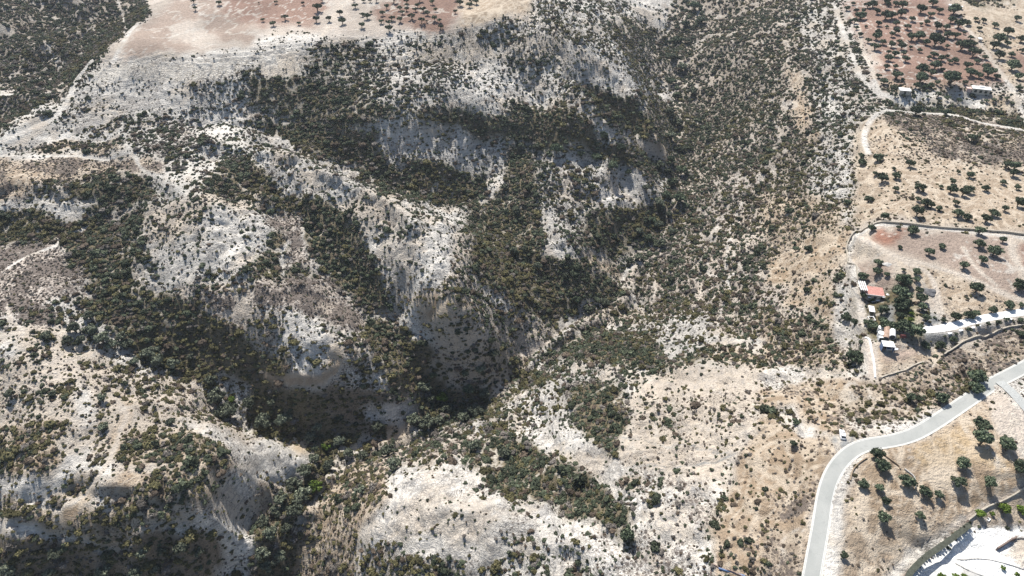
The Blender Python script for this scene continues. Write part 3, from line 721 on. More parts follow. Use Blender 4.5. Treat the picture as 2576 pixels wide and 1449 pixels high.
def link(o): scene.collection.objects.link(o); return o
def build_ground():
    ny, nx = H.shape
    Hz = H.copy(); Hz[under] -= .35
    co = np.stack([GX, GY, Hz], -1).reshape(-1, 3).astype(np.float32)
    idx = np.arange(nx*ny, dtype=np.int32).reshape(ny, nx)
    q = np.stack([idx[:-1, :-1], idx[:-1, 1:], idx[1:, 1:], idx[1:, :-1]], -1).reshape(-1, 4)
    me = bpy.data.meshes.new('ground')
    me.vertices.add(len(co)); me.vertices.foreach_set('co', co.ravel())
    me.loops.add(q.size); me.loops.foreach_set('vertex_index', q.ravel())
    me.polygons.add(len(q)); me.polygons.foreach_set('loop_start', np.arange(0, q.size, 4, dtype=np.int32))
    me.update()
    me.polygons.foreach_set('use_smooth', np.ones(len(q), bool))
    a = me.attributes.new('soil', 'FLOAT_COLOR', 'POINT')
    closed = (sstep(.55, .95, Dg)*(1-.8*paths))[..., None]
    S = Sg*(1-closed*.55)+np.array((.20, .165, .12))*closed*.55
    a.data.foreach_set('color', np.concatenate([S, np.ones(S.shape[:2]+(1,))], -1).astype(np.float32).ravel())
    for nm, arr in (('low', Lg), ('grass', Tg), ('chalk', np.clip((Sg[..., 2]-.36)/.12, 0, 1)*(Sg[..., 2] < .7)), ('dens', Dg), ('steep', slope), ('net', netg)):
        a = me.attributes.new(nm, 'FLOAT', 'POINT'); a.data.foreach_set('value', arr.astype(np.float32).ravel())
    mm = np.stack([.86+.28*sstep(.3, .7, fbm(GX, GY, 28, 4, 101)), sstep(.5, .68, fbm(GX, GY, 17, 5, 103, .62)), sstep(.2, .8, fbm(GX, GY, 11, 4, 107))*1.0], -1)
    a = me.attributes.new('mottle', 'FLOAT_VECTOR', 'POINT'); a.data.foreach_set('vector', mm.astype(np.float32).ravel())
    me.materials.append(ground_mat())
    o = link(bpy.data.objects.new('ground', me)); o['kind'] = 'structure'
    return o
build_ground()

def mesh_obj(name, verts, faces, mats, parent=None, fmat=None, smooth=False):
    me = bpy.data.meshes.new(name); me.from_pydata([tuple(v) for v in verts], [], faces)
    for m in (mats if isinstance(mats, (list, tuple)) else [mats]):
        if m: me.materials.append(m)
    if fmat is not None: me.polygons.foreach_set('material_index', fmat)
    if smooth: me.polygons.foreach_set('use_smooth', [True]*len(me.polygons))
    o = link(bpy.data.objects.new(name, me))
    if parent: o.parent = parent
    return o
def ribbon(name, P, half, mat, dz=0.0, off=0.0, jitter=0, z_from=None):
    P = np.array(P); n = len(P)
    d = np.gradient(P[:, :2], axis=0); d /= np.linalg.norm(d, axis=1)[:, None]+1e-9
    nr = np.stack([-d[:, 1], d[:, 0]], 1)
    V = []; F = []
    rows = np.linspace(-1, 1, 5 if half > .5 else 2)
    for k in range(n):
        j = (1+jitter*(random.random()-.5))
        for r in rows:
            p = P[k, :2]+nr[k]*(off+half*r*j)
            V.append((p[0], p[1], P[k, 2]+dz))
    m = len(rows)
    for k in range(n-1):
        for r in range(m-1):
            a = k*m+r; F.append((a, a+m, a+m+1, a+1))
    o = mesh_obj(name, V, F, mat)
    me = o.data
    if me.polygons and me.polygons[0].normal.z < 0: me.flip_normals()
    return o
def asphalt_mat():
    m, nt, b = newmat('asphalt_pale', .85, .25); N = NT(nt)
    pos = N.n('ShaderNodeNewGeometry').outputs['Position']
    f = N.noise(pos, .12, 4).outputs[0]; g = N.noise(pos, 3, 4, .7).outputs[0]
    c = N.mix(N.ramp(f, .3, .7), (.31, .32, .305, 1), (.38, .385, .365, 1))
    c = N.mix(N.ramp(g, .3, .8, 0, .35), c, (.24, .25, .245, 1))
    c = N.mix(N.ramp(N.noise(pos, .45, 2).outputs[0], .62, .68, 0, .3), c, (.25, .255, .25, 1))
    vj = N.vor(N.vmath('ADD', pos, N.vmath('MULTIPLY', N.noise(pos, .3, 3).outputs['Color'], (4., 4., 0.))), .09, 'DISTANCE_TO_EDGE').outputs['Distance']
    c = N.mix(N.ramp(vj, .006, .001, 0, .25), c, (.2, .2, .2, 1))
    nt.links.new(c, b.inputs['Base Color']); return m
def plain(name, col, rough=.8, spec=.3, var=.12, scale=1.5, metal=0):
    m, nt, b = newmat(name, rough, spec); N = NT(nt)
    pos = N.n('ShaderNodeTexCoord').outputs['Object']
    b.inputs['Metallic'].default_value = metal
    c1 = tuple(x*(1-var) for x in col)+(1,); c2 = tuple(min(1, x*(1+var)) for x in col)+(1,)
    nt.links.new(N.mix(N.ramp(N.noise(pos, scale, 5, .7).outputs[0], .3, .7), c1, c2), b.inputs['Base Color'])
    return m
M_asph = asphalt_mat(); M_line = plain('worn_white_paint', (.62, .62, .60), .7, .3, .15, 3)
r = ribbon('road', road, 2.3, M_asph, .02); r['kind'] = 'structure'
for s in (-1, 1):
    e = ribbon('road_edge_line', road, .075, M_line, .026, off=s*2.12); e['kind'] = 'structure'
for s in (-1, 1):
    e = ribbon('concrete_verge', road, .2, plain('verge_concrete', (.55, .54, .5), .9, .2, .15), .05, off=s*2.51); e['kind'] = 'structure'
M_grav = plain('grey_gravel', (.36, .37, .36), .95, .1, .2, 2)
r = ribbon('lane', lane, 1.9, M_grav, .02); r['kind'] = 'structure'
r = ribbon('driveway', drive, 1.95, plain('white_concrete', (.78, .78, .76), .8, .2, .06, .8), .06, jitter=.12); r['kind'] = 'structure'
# ------------------------------------------------------------------ plants
def leaf_mat(name, dark, light, seed=0.0):
    m, nt, b = newmat(name, .75, .12); N = NT(nt)
    oi = N.n('ShaderNodeObjectInfo').outputs['Random']; pos = N.n('ShaderNodeNewGeometry').outputs['Position']
    pt = N.attr('tint').outputs['Fac']
    c = N.mix(N.ramp(pt, 0.0, 1.0, 0, 1, False), dark+(1,), light+(1,))
    c = N.mix(1.0, c, N.ramp(oi, 0, 1, .62, 1.45, False), 'MULTIPLY')
    nt.links.new(c, b.inputs['Base Color']); return m
MG = leaf_mat('evergreen_foliage', (.038, .047, .030), (.130, .148, .092))
MO = leaf_mat('olive_green_foliage', (.062, .058, .028), (.185, .165, .080))
MB = leaf_mat('dry_brown_twigs', (.070, .055, .042), (.20, .155, .115))
MGY = leaf_mat('grey_brown_twigs', (.095, .085, .075), (.25, .225, .20))
MT = leaf_mat('tree_foliage', (.036, .052, .032), (.16, .19, .12))
MTL = leaf_mat('silvery_foliage', (.065, .075, .052), (.22, .24, .17))
MBR = leaf_mat('bright_green_foliage', (.050, .085, .014), (.17, .23, .045))
MTR = plain('bark', (.13, .105, .08), .95, .05, .3, 2)

def leaves_at(C, R, n, size, squash=1.0, shell=.55):
    """n small faces spread through a lump: centres C, radius R"""
    d = rng.normal(size=(n, 3)); d /= np.linalg.norm(d, axis=1)[:, None]
    r = (shell+(1-shell)*rng.random(n)**.6)[:, None]
    P = np.array(C)+d*r*np.array([R, R, R*squash])
    nrm = d+rng.normal(size=(n, 3))*.55; nrm /= np.linalg.norm(nrm, axis=1)[:, None]
    a = np.cross(nrm, rng.normal(size=(n, 3))); a /= np.linalg.norm(a, axis=1)[:, None]+1e-9
    b = np.cross(nrm, a)
    s = (size*(.6+.8*rng.random(n)))[:, None]
    return np.stack([P-a*s-b*s*.5, P+a*s*.9-b*s*.6, P+a*s*.7+b*s*.7, P-a*s*.6+b*s*.8], 1)
def quads_mesh(name, Q, mats, core=None, tint=None):
    V = Q.reshape(-1, 3); F = [tuple(range(4*k, 4*k+4)) for k in range(len(Q))]
    V = [tuple(v) for v in V]; nq = len(F)
    if core:
        cv, cf = core; o = len(V); V += [tuple(v) for v in cv]; F += [tuple(o+i for i in f) for f in cf]
    me = bpy.data.meshes.new(name); me.from_pydata(V, [], F)
    me.materials.append(mats)
    a = me.attributes.new('tint', 'FLOAT', 'FACE')
    t = np.zeros(len(F)); t[:nq] = (rng.random(nq)**1.6 if tint is None else tint); t[nq:] = .1
    a.data.foreach_set('value', t.astype(np.float32))
    return me
def ico(C, R, sq, jit=.15):
    bm = bmesh.new(); bmesh.ops.create_icosphere(bm, subdivisions=1, radius=1)
    V = [np.array(v.co)*(1+jit*(random.random()-.5)*2)*np.array([R, R, R*sq])+np.array(C) for v in bm.verts]; F = [tuple(v.index for v in f.verts) for f in bm.faces]
    bm.free(); return V, F
def shrub_mesh(name, mat, n=110, lobes=5, size=.17):
    Q = []; CV, CF = [], []
    for k in range(lobes):
        a = 6.283*k/lobes+random.random(); r = .45*random.random()+.12 if lobes > 1 else 0
        R = random.uniform(.42, .66); c = (r*math.cos(a), r*math.sin(a), R*.62)
        Q.append(leaves_at(c, R, n//lobes, size, .82, .8))
        cv, cf = ico(c, R*.84, .8, .2); o = len(CV); CV += cv; CF += [tuple(o+i for i in f) for f in cf]
    return quads_mesh(name, np.concatenate(Q), mat, (CV, CF))
SHR = {}
for key, mat, cnt in (('g', MG, 5), ('o', MO, 4), ('b', MB, 4), ('y', MGY, 3)):
    for k in range(cnt):
        SHR.setdefault(key, []).append(shrub_mesh('shrub_leaves', mat, 105 if key in 'go' else 85, random.choice((3, 4, 5, 6)), .15 if key in 'go' else .12))
NVAR = [(k, i) for k in 'goby' for i in range(len(SHR[k]))]
FIRST = {'g': 0, 'o': 5, 'b': 9, 'y': 13}; CNT = {'g': 5, 'o': 4, 'b': 4, 'y': 3}

# trees: [photo x, photo y of the foot (tile units), crown width in tile units, kind]
def TT(i, j, reg, s, kind='c'):
    out = []
    for q in s.split():
        f = q.split(',')
        out.append((644*i+float(f[0])/3, 483*j+float(f[1])/3, float(f[2])/3, f[3] if len(f) > 3 else kind, reg))
    return out
TREES = []
TREES += TT(1, 0, 'plateau', '155,30,30 360,40,30 500,20,40 465,90,65 740,15,25 750,65,45 815,20,30 865,20,30 910,20,40 1040,25,55 1140,30,40 1235,15,50 1335,35,40 1360,90,35 1140,50,30 988,75,45 960,120,40 1090,85,40 1135,85,35 1105,110,35 1205,90,40 1222,60,35 1265,95,50 1298,120,45 1180,150,60 1025,160,45 948,180,40 1090,170,45 1250,180,50 1290,170,20 1350,160,45 1390,170,35 1395,220,40 1008,190,45 1005,240,50 840,145,55 805,125,35 870,105,25 635,125,50 555,165,45 455,170,50 655,185,60 800,215,50 220,155,50 55,165,30 133,200,45 325,190,30 1505,10,30 1540,45,50 1610,60,45 1630,30,40 1665,35,45 1505,105,35 25,30,15', 'u')
TREES += TT(0, 0, 'plateau', '1465,30,40 1475,80,35 1655,40,40', 'u')
TREES += TT(3, 0, 'orchard', '590,80,45 640,40,30 715,95,35 750,60,55 785,60,60 820,110,50 690,150,75 660,100,40 618,175,35 650,180,45 665,225,35 690,280,40 735,210,25 830,200,50 885,150,80 930,140,60 880,30,60 905,50,40 960,50,50 1010,70,70 1000,130,60 1085,165,50 965,200,55 1050,225,55 1150,105,80 1220,130,50 1240,50,70 1290,100,50 1150,195,30 1190,185,40 1270,230,65 1340,225,50 1375,175,60 1390,110,90 1430,210,80 1355,290,65 1415,290,55 810,300,70 820,260,50 930,280,45 960,260,50 890,215,30 750,325,45 865,340,50 925,360,55 1000,375,60 985,335,40 1080,310,70 1130,300,75 1250,350,105 1185,340,50 1345,365,35 1135,395,40 1070,370,30 800,380,65 905,410,35 950,430,55 905,460,60 1020,420,40 1035,470,60 885,525,45 955,520,40 965,600,70 830,590,40 1255,520,80 1210,450,40 1245,435,55 1300,460,50 1345,440,30 1365,480,40 1405,475,50 1150,555,80 1140,625,85 1225,575,60 1310,540,35 1370,640,120 1350,580,60 1430,580,40 1450,380,90 1480,350,60 1530,345,50 1550,350,40 1525,300,40 1540,430,80 1570,480,40 1500,520,60 1520,580,80 1015,615,30 1110,665,50 1180,670,35 1220,670,50 1270,640,40 1480,640,40 1590,590,50 1640,530,60 1660,580,90 1720,600,45 1635,450,40 870,640,60')
TREES += TT(3, 0, 'lane', '1500,195,50 1475,260,30 1620,170,40 1560,160,40 1590,230,40 1805,270,75 1705,210,50 1700,370,70 1740,330,90 1800,350,50 1740,450,80 1830,530,100 1880,600,70 1905,320,60 1915,400,45 1890,680,50 1835,430,50 1870,160,50')
TREES += TT(3, 0, 'terrace', '1090,750,40 1020,735,35 1430,780,55 1350,760,60 1280,730,50 1200,740,30 1640,780,40 1700,770,40 1750,740,30 1800,760,40 960,735,30', 'u')
TREES += TT(3, 0, 'tanfield', '1110,870,90 1330,870,60 1535,1070,80 700,1190,50 705,1250,70 820,1220,80 1060,1260,75 965,1350,70 945,1285,35 805,1330,50 855,1380,90 1430,1310,35 1520,1340,60 1385,1390,60 1140,1440,90 1300,1420,40 960,1445,55 1370,1455,90 1500,1455,80 1630,1440,60 1765,1390,50 1870,1430,55 1845,1330,80 1790,1270,70 1850,1285,80')
TREES += TT(3, 1, 'tanfield', '755,80,75 1125,70,50 1115,185,105 1180,110,80 1230,120,60 1283,140,50 1415,100,60 1465,30,80 1430,190,90 1495,210,70 1635,230,80 1690,180,70 1725,190,50 1780,145,60 1880,110,90 870,210,70')
TREES += TT(3, 1, 'brownfield', '780,295,70 980,280,40 1085,320,95 1590,320,85 1590,420,95 1765,380,60 1695,480,110 995,430,40 1215,480,85 1310,430,60 1610,540,80 1470,580,85 1560,760,110 1890,740,110')
TREES += TT(3, 1, 'garden', '830,560,80 820,620,75 893,635,50 705,660,80 1110,620,70 1115,680,60 1130,760,70 1150,830,90 1155,890,80 1185,970,75 1000,700,130 1000,800,140 1000,870,130 970,900,90 995,950,70 855,920,95 1020,600,40 1095,1090,140 780,1040,100 870,1040,110 940,1040,90 1020,1060,120 740,1000,60 770,820,60,b 715,800,60 860,985,70 1080,930,50,b 1075,980,55,b')
TREES += TT(3, 1, 'drive', '1410,970,85 1505,955,85 1565,940,75 1685,910,70 1805,880,80 1900,870,50 1320,980,45 1415,1080,30 1510,1050,45 1655,1010,45 1730,995,45 1795,975,45 1895,980,50 1390,1130,60 1185,1180,75 1290,1180,80')
TREES += TT(3, 1, 'bank', '630,1290,150 570,970,90 1550,1430,140 1895,1090,60 195,400,40 280,760,60 390,830,45 360,900,45 300,970,70 650,1000,60 210,450,60 300,450,70 590,100,60')
TREES += TT(3, 2, 'bank', '1290,130,110 1070,130,90 1140,130,60 1550,60,110 190,470,65 200,300,60')
TREES += TT(3, 2, 'roadfield', '810,560,115 845,640,115 715,780,85 840,800,80 880,900,70 860,1020,110 1035,770,130 1170,840,100 1275,860,80 1145,1010,80 1460,630,110 1425,760,110 1655,760,100 1600,350,130 1590,460,160 1790,500,140 1890,660,130 560,1310,70')
TREES += TT(3, 2, 'planter', '1600,1000,85,b 1770,970,110,b 1900,970,100,b 1690,990,50,y 1770,1400,50,y 1870,1449,60,y 1300,1470,80,b 1410,1460,60,b 1480,1470,60,b')
TREES += TT(2, 2, 'hill', '870,1160,130')
TREES += TT(0, 1, 'gorge', '690,960,90 580,1060,100 700,1080,120 790,1140,120 920,1130,90 960,1190,110 620,1140,80 850,1180,90 1140,1260,130 1200,1310,120 1320,1330,100 1030,1300,80 1440,1270,60 1590,1449,90 360,1110,90 530,1150,90', 's')
TREES += TT(0, 2, 'gorge', '1640,160,150 1740,250,180 1750,130,60,b 1900,180,120 430,1310,110 80,1430,140 390,1449,100 1080,1300,90 1230,1280,70 1380,1270,130 1520,1290,80 820,1440,140 1050,1455,120 1180,1420,90 90,100,80 410,90,60 780,130,80 1300,300,80 790,350,80', 's')
TREES += TT(1, 2, 'gorge', '130,160,80 60,330,140 200,300,120 260,280,80 470,350,80 420,440,110 530,490,80,b 630,470,100 700,540,90 1440,220,120 1400,130,100,b 1280,60,90 1190,290,100 1290,320,120 1380,310,100 930,360,110 1560,280,100 1650,240,120 1730,100,90 1000,540,110 1050,630,120 810,570,90 380,680,110 440,590,100 560,650,100 290,780,130 450,800,120,b 350,870,140 200,900,110 170,990,120 300,1000,120 120,1150,120 60,1060,100 240,1100,100 60,1300,120 180,1330,110 1650,500,110 1870,550,110 800,830,90 100,1400,120 330,900,110', 's')
for k, (gu, gv) in enumerate([(1745, 30), (1722, 70), (1702, 110), (1690, 150), (1712, 180), (1688, 215), (1700, 250), (1682, 290), (1705, 320), (1690, 350), (1712, 385), (1688, 410), (1660, 425), (1712, 440), (1690, 470), (1672, 500), (1705, 510), (1680, 545), (1655, 575), (1690, 590), (1630, 610), (1665, 620), (1605, 655), (1580, 665), (1640, 560), (1610, 590), (1625, 480), (1580, 440), (1540, 425), (1500, 405), (1460, 395), (1400, 385), (1350, 380), (1310, 375), (1560, 380), (1520, 350), (1760, 60), (1725, 110), (1740, 240), (1655, 520), (1520, 770), (1480, 790), (1420, 700), (1350, 680), (1290, 640), (1300, 540), (1270, 480), (1450, 760), (1240, 900), (1210, 940), (1180, 990), (1060, 980), (1090, 950), (1085, 1010)]):
    TREES.append((gu, gv, 19+13*random.random(), random.choice('ssc'), 'ravine'))
def tube(P, R, seg=6):
    V, F = [], []
    P = [Vector(p) for p in P]
    for k, p in enumerate(P):
        d = (P[min(k+1, len(P)-1)]-P[max(k-1, 0)]).normalized()
        a = d.orthogonal().normalized(); b = d.cross(a)
        for s in range(seg):
            t = 6.28318*s/seg; V.append(p+(a*math.cos(t)+b*math.sin(t))*R[k])
    for k in range(len(P)-1):
        for s in range(seg):
            F.append((k*seg+s, k*seg+(s+1) % seg, (k+1)*seg+(s+1) % seg, (k+1)*seg+s))
    F.append(tuple(range(seg))[::-1]); F.append(tuple(range((len(P)-1)*seg, len(P)*seg)))
    return V, F
def tree_meshes(kind, k):
    # unit crown radius, foot at the origin
    th, ch, sq = {'u': (.62, .52, .62), 'c': (.26, .82, .80), 's': (.35, .70, .85), 'b': (.25, .6, .85), 'y': (.3, .55, .8)}[kind]
    V, F = [], []
    def add(v, f):
        o = len(V); V.extend(v); F.extend([tuple(o+i for i in q) for q in f])
    lean = (random.uniform(-.1, .1), random.uniform(-.1, .1))
    fork = (lean[0], lean[1], th*.75)
    add(*tube([(0, 0, -.15), (lean[0]*.4, lean[1]*.4, th*.35), fork], [.13, .095, .08]))
    Q = []; CV, CF = [], []
    nl = {'u': 8, 'c': 12, 's': 11, 'b': 10, 'y': 8}[kind]
    for i in range(nl):
        a = 6.283*i/nl*1.9+random.uniform(-.4, .4); rr = random.uniform(.30, .66) if i > 1 else .1
        R = random.uniform(.22, .44)
        z = th+ch*(.35+1.0*math.sqrt(max(0, 1-rr*rr)))*random.uniform(.55, 1.0)
        c = (rr*math.cos(a)+lean[0], rr*math.sin(a)+lean[1], z*.92)
        Q.append(leaves_at(c, R, 62 if kind == 'u' else 74, .085, .8, .6))
        if kind != 'u' or i % 2:
            cv, cf = ico(c, R*.62, .75, .3); o = len(CV); CV += cv; CF += [tuple(o+q for q in f) for f in cf]
        if i % 2 == 0 or kind == 'u':
            mid = ((fork[0]+c[0])/2, (fork[1]+c[1])/2, (fork[2]+c[2])/2+.03)
            add(*tube([fork, mid, c], [.06, .04, .015], 4))
    mat = {'u': MT, 'c': MT, 's': MTL, 'b': MBR, 'y': MBR}[kind]
    crown = quads_mesh('crown', np.concatenate(Q), mat, (CV, CF))
    tm = bpy.data.meshes.new('trunk'); tm.from_pydata([tuple(v) for v in V], [], F); tm.materials.append(MTR)
    return crown, tm
TPL = {k: [tree_meshes(k, i) for i in range(n)] for k, n in (('u', 5), ('c', 7), ('s', 5), ('b', 3), ('y', 2))}
ORD = ['first', 'second', 'third', 'fourth', 'fifth', 'sixth', 'seventh', 'eighth', 'ninth', 'tenth', 'eleventh', 'twelfth']
REG = {'plateau': ('olive_tree', 'olive tree on the red plateau field at the top', 'trees on the plateau field'),
       'orchard': ('carob_tree', 'dark tree in the red orchard at top right', 'trees in the red orchard'),
       'lane': ('carob_tree', 'dark tree east of the pale orchard track', 'trees beyond the orchard track'),
       'terrace': ('young_olive_tree', 'young tree on the white terrace below the orchard', 'young trees on the white terrace'),
       'tanfield': ('carob_tree', 'dark tree on the tan field above the boundary wall', 'trees on the tan field'),
       'brownfield': ('carob_tree', 'round tree on the brown walled field', 'trees on the brown walled field'),
       'garden': ('garden_tree', 'leafy tree in the garden around the house', 'trees around the house'),
       'drive': ('olive_tree', 'tree lining the white driveway', 'trees along the driveway'),
       'bank': ('carob_tree', 'dark tree on the scrubby bank beside house or road', 'trees on the banks'),
       'roadfield': ('carob_tree', 'tree on the dry field inside the road bend', 'trees on the dry field'),
       'planter': ('garden_shrub_tree', 'bright green bush beside the white paving', 'bushes by the paving'),
       'hill': ('mastic_tree', '', ''), 'gorge': ('riverside_tree', 'grey green tree in the shaded lower gorge', 'trees in the lower gorge'),
       'ravine': ('riverside_tree', 'round tree in the upper ravine bottom', 'trees in the upper ravine')}
def tag(o, label=None, cat=None, group=None, kind=None):
    if label: o['label'] = label
    if cat: o['category'] = cat
    if group: o['group'] = group
    if kind: o['kind'] = kind
    return o
def empty(name, loc, rz=0.0, scale=None):
    o = link(bpy.data.objects.new(name, None)); o.location = loc; o.rotation_euler = (0, 0, rz); o.empty_display_size = .5
    if scale: o.scale = scale
    return o
tu = np.array([t[0] for t in TREES]); tv = np.array([t[1] for t in TREES])
tx, ty, tz = cast(tu, tv, groundh)
TLAB = {}
for reg in REG:
    ids = sorted([i for i, t in enumerate(TREES) if t[4] == reg], key=lambda i: tv[i])
    nb = max(1, math.ceil(len(ids)/9)); per = math.ceil(len(ids)/nb)
    for b_ in range(nb):
        row = sorted(ids[b_*per:(b_+1)*per], key=lambda i: tu[i])
        for r_, i in enumerate(row):
            if reg == 'hill': TLAB[i] = 'large glossy dark green tree at the east foot of the white hill'; continue
            TLAB[i] = (ORD[r_].capitalize()+' from left, '+(ORD[b_]+' row down, ' if nb > 1 else '')+REG[reg][1])
for i, t in enumerate(TREES):
    d = ty[i]*cp-(tz[i]-CZ)*sp
    R = t[2]/FOC*d/2*{'plateau': 1.3, 'orchard': 1.25, 'lane': 1.2, 'gorge': 1.15}.get(t[4], 1.1)
    o = empty(REG[t[4]][0], (tx[i], ty[i], tz[i]-.05), random.random()*6.28, (R, R, R*random.uniform(.9, 1.1)))
    tag(o, TLAB[i], 'bush' if t[4] == 'planter' else 'tree', REG[t[4]][2] or None)
    cr, tr = random.choice(TPL[t[3]])
    for nm, me in (('trunk', tr), ('crown', cr)):
        c = link(bpy.data.objects.new(nm, me)); c.parent = o

# ------------------------------------------------------------------ scrub scattered over the land
def nearest_grid(ax, ay, G, x, y):
    i = np.clip(np.searchsorted(ax, x), 0, len(ax)-1); j = np.clip(np.searchsorted(ay, y), 0, len(ay)-1); return G[j, i]
keepf = keepout.astype(float)
soilb = Sg[..., 2]
def scatter(step, y0, y1, rmin, rmax, fn):
    xs = np.arange(-620, 620, step); ys = np.arange(y0, y1, step)
    X, Y = np.meshgrid(xs, ys); X = X.ravel(); Y = Y.ravel()
    X = X+(rng.random(len(X))-.5)*step*1.3; Y = Y+(rng.random(len(Y))-.5)*step*1.3
    Z = groundh(X, Y); u, v = proj(X, Y, Z)
    ok = (u > -130) & (u < 2706) & (v > -70) & (v < 1560)
    X, Y, Z, u, v = X[ok], Y[ok], Z[ok], u[ok], v[ok]
    D = gsamp(gx, gy, Dg, X, Y); L = gsamp(gx, gy, Lg, X, Y); K = gsamp(gx, gy, keepf, X, Y)
    cl = .30*sstep(.28, .72, fbm(X, Y, 9, 3, 201))+.18*sstep(.25, .75, fbm(X, Y, 34, 2, 203))+.52*rng.random(len(X))
    acc, big = fn(D, L, cl, rng.random(len(X)))
    ok = acc & (K < .2) & ((gsamp(gx, gy, paths, X, Y) < .3) | (D > .93) & (rng.random(len(X)) < .6))
    X, Y, Z, D, L, big, u, v = X[ok], Y[ok], Z[ok], D[ok], L[ok], big[ok], u[ok], v[ok]
    R = rmin+(rmax-rmin)*rng.random(len(X))**1.7*big
    return X, Y, Z, D, L, R, u, v
def A_(D, L, c, r): return ((D > .3) & (c < (D-.18)*1.18), .4+.6*(r < .3)+.25*np.clip(D, 0, 1))
def B_(D, L, c, r): return ((c < D*1.02+.04) & (r < .92) & (D > .015), np.ones(len(D)))
def C_(D, L, c, r): return ((D > .01) & (r < .16+D*.85) & (c < .45+D), np.ones(len(D)))
def L_(D, L, c, r): return ((L > .12) & (r < L*.95) & (c < L+.3), np.ones(len(D)))
sets = [('e', scatter(2.7, 90, 760, 1.0, 2.9, A_)), ('e', scatter(2.2, 90, 720, .6, 1.7, B_)), ('e', scatter(1.55, 90, 560, .4, .95, C_)), ('l', scatter(1.35, 90, 480, .35, .8, L_)), ('e', scatter(5.0, 760, 1150, 2.2, 3.6, A_))]
PX, PY, PZ, PR, PT, PU, PV = [], [], [], [], [], [], []
for kd, (X, Y, Z, D, L, R, u, v) in sets:
    n = len(X); r = rng.random(n); zone = fbm(X, Y, 45, 3, 211)
    sw = sstep(-20, -90, X)*sstep(330, 220, Y)             # olive-brown bushes on the near western ridges
    east = sstep(60, 130, X)*sstep(330, 250, Y)
    po = np.clip(.16+.45*sstep(.5, .62, zone)+.35*sw+.25*east, 0, .85)
    pb = np.where(kd == 'l', .5, .12+.30*L+.25*east*(D < .3)); py_ = np.where(kd == 'l', .45, .10+.25*L*(X < 60))
    t = np.where(r < pb, 2, np.where(r < pb+py_, 3, np.where(rng.random(n) < po, 1, 0)))
    PX.append(X); PY.append(Y); PZ.append(Z); PR.append(R); PT.append(t); PU.append(u); PV.append(v)
PX, PY, PZ, PR, PT, PU, PV = [np.concatenate(a) for a in (PX, PY, PZ, PR, PT, PU, PV)]
# nothing grows inside walls, yards or right under the planted trees
print('scrub', len(PX))
depth = PY*cp-(PZ-CZ)*sp
size = PR/depth*((PU > 5) & (PU < 2571) & (PV > 5) & (PV < 1444))
ZONES = [((0, 900, 1180, 1449), 'on the shaded south-west ridge at lower left'), ((0, 900, 840, 1180), 'on the pale ridge at the left edge'), ((900, 1560, 1180, 1449), 'on the white hill at bottom centre'),
         ((1560, 2050, 1100, 1449), 'on the rocky slope left of the asphalt road'), ((2050, 2576, 1100, 1449), 'on the dry field right of the asphalt road'), ((900, 1560, 840, 1180), 'beside the gorge at lower centre'),
         ((1560, 2100, 780, 1100), 'on the cream terraced slope'), ((2100, 2576, 780, 1100), 'on the scrubby bank above the asphalt road')]
def zone_of(u, v):
    for (a, b, c, d), nm in ZONES:
        if a <= u < b and c <= v < d: return nm
    return 'on the chalk hills in the middle distance'
used = np.zeros(len(PX), bool)
for keys, nm, lab, cat, grp, cnt in (((0, 1), 'evergreen_shrub', 'round dark evergreen shrub ', 'shrub', 'evergreen shrubs ', 300), ((2, 3), 'dry_cushion_shrub', 'brown dry cushion shrub ', 'shrub', 'dry brown shrubs ', 260)):
    sc = np.where(np.isin(PT, keys), size, 0); ids = np.argsort(-sc)[:cnt]
    used[ids] = True
    for i in ids:
        key = 'goby'[PT[i]]
        o = link(bpy.data.objects.new(nm, SHR[key][int(i) % CNT[key]]))
        R = float(PR[i]); o.location = (PX[i], PY[i], PZ[i]-.12*R); o.rotation_euler = (0, 0, float(rng.random()*6.28)); o.scale = (R*1.05, R*.95, R*random.uniform(.8, 1.1))
        zn = zone_of(PU[i], PV[i]); tag(o, lab+zn, cat, grp+zn)
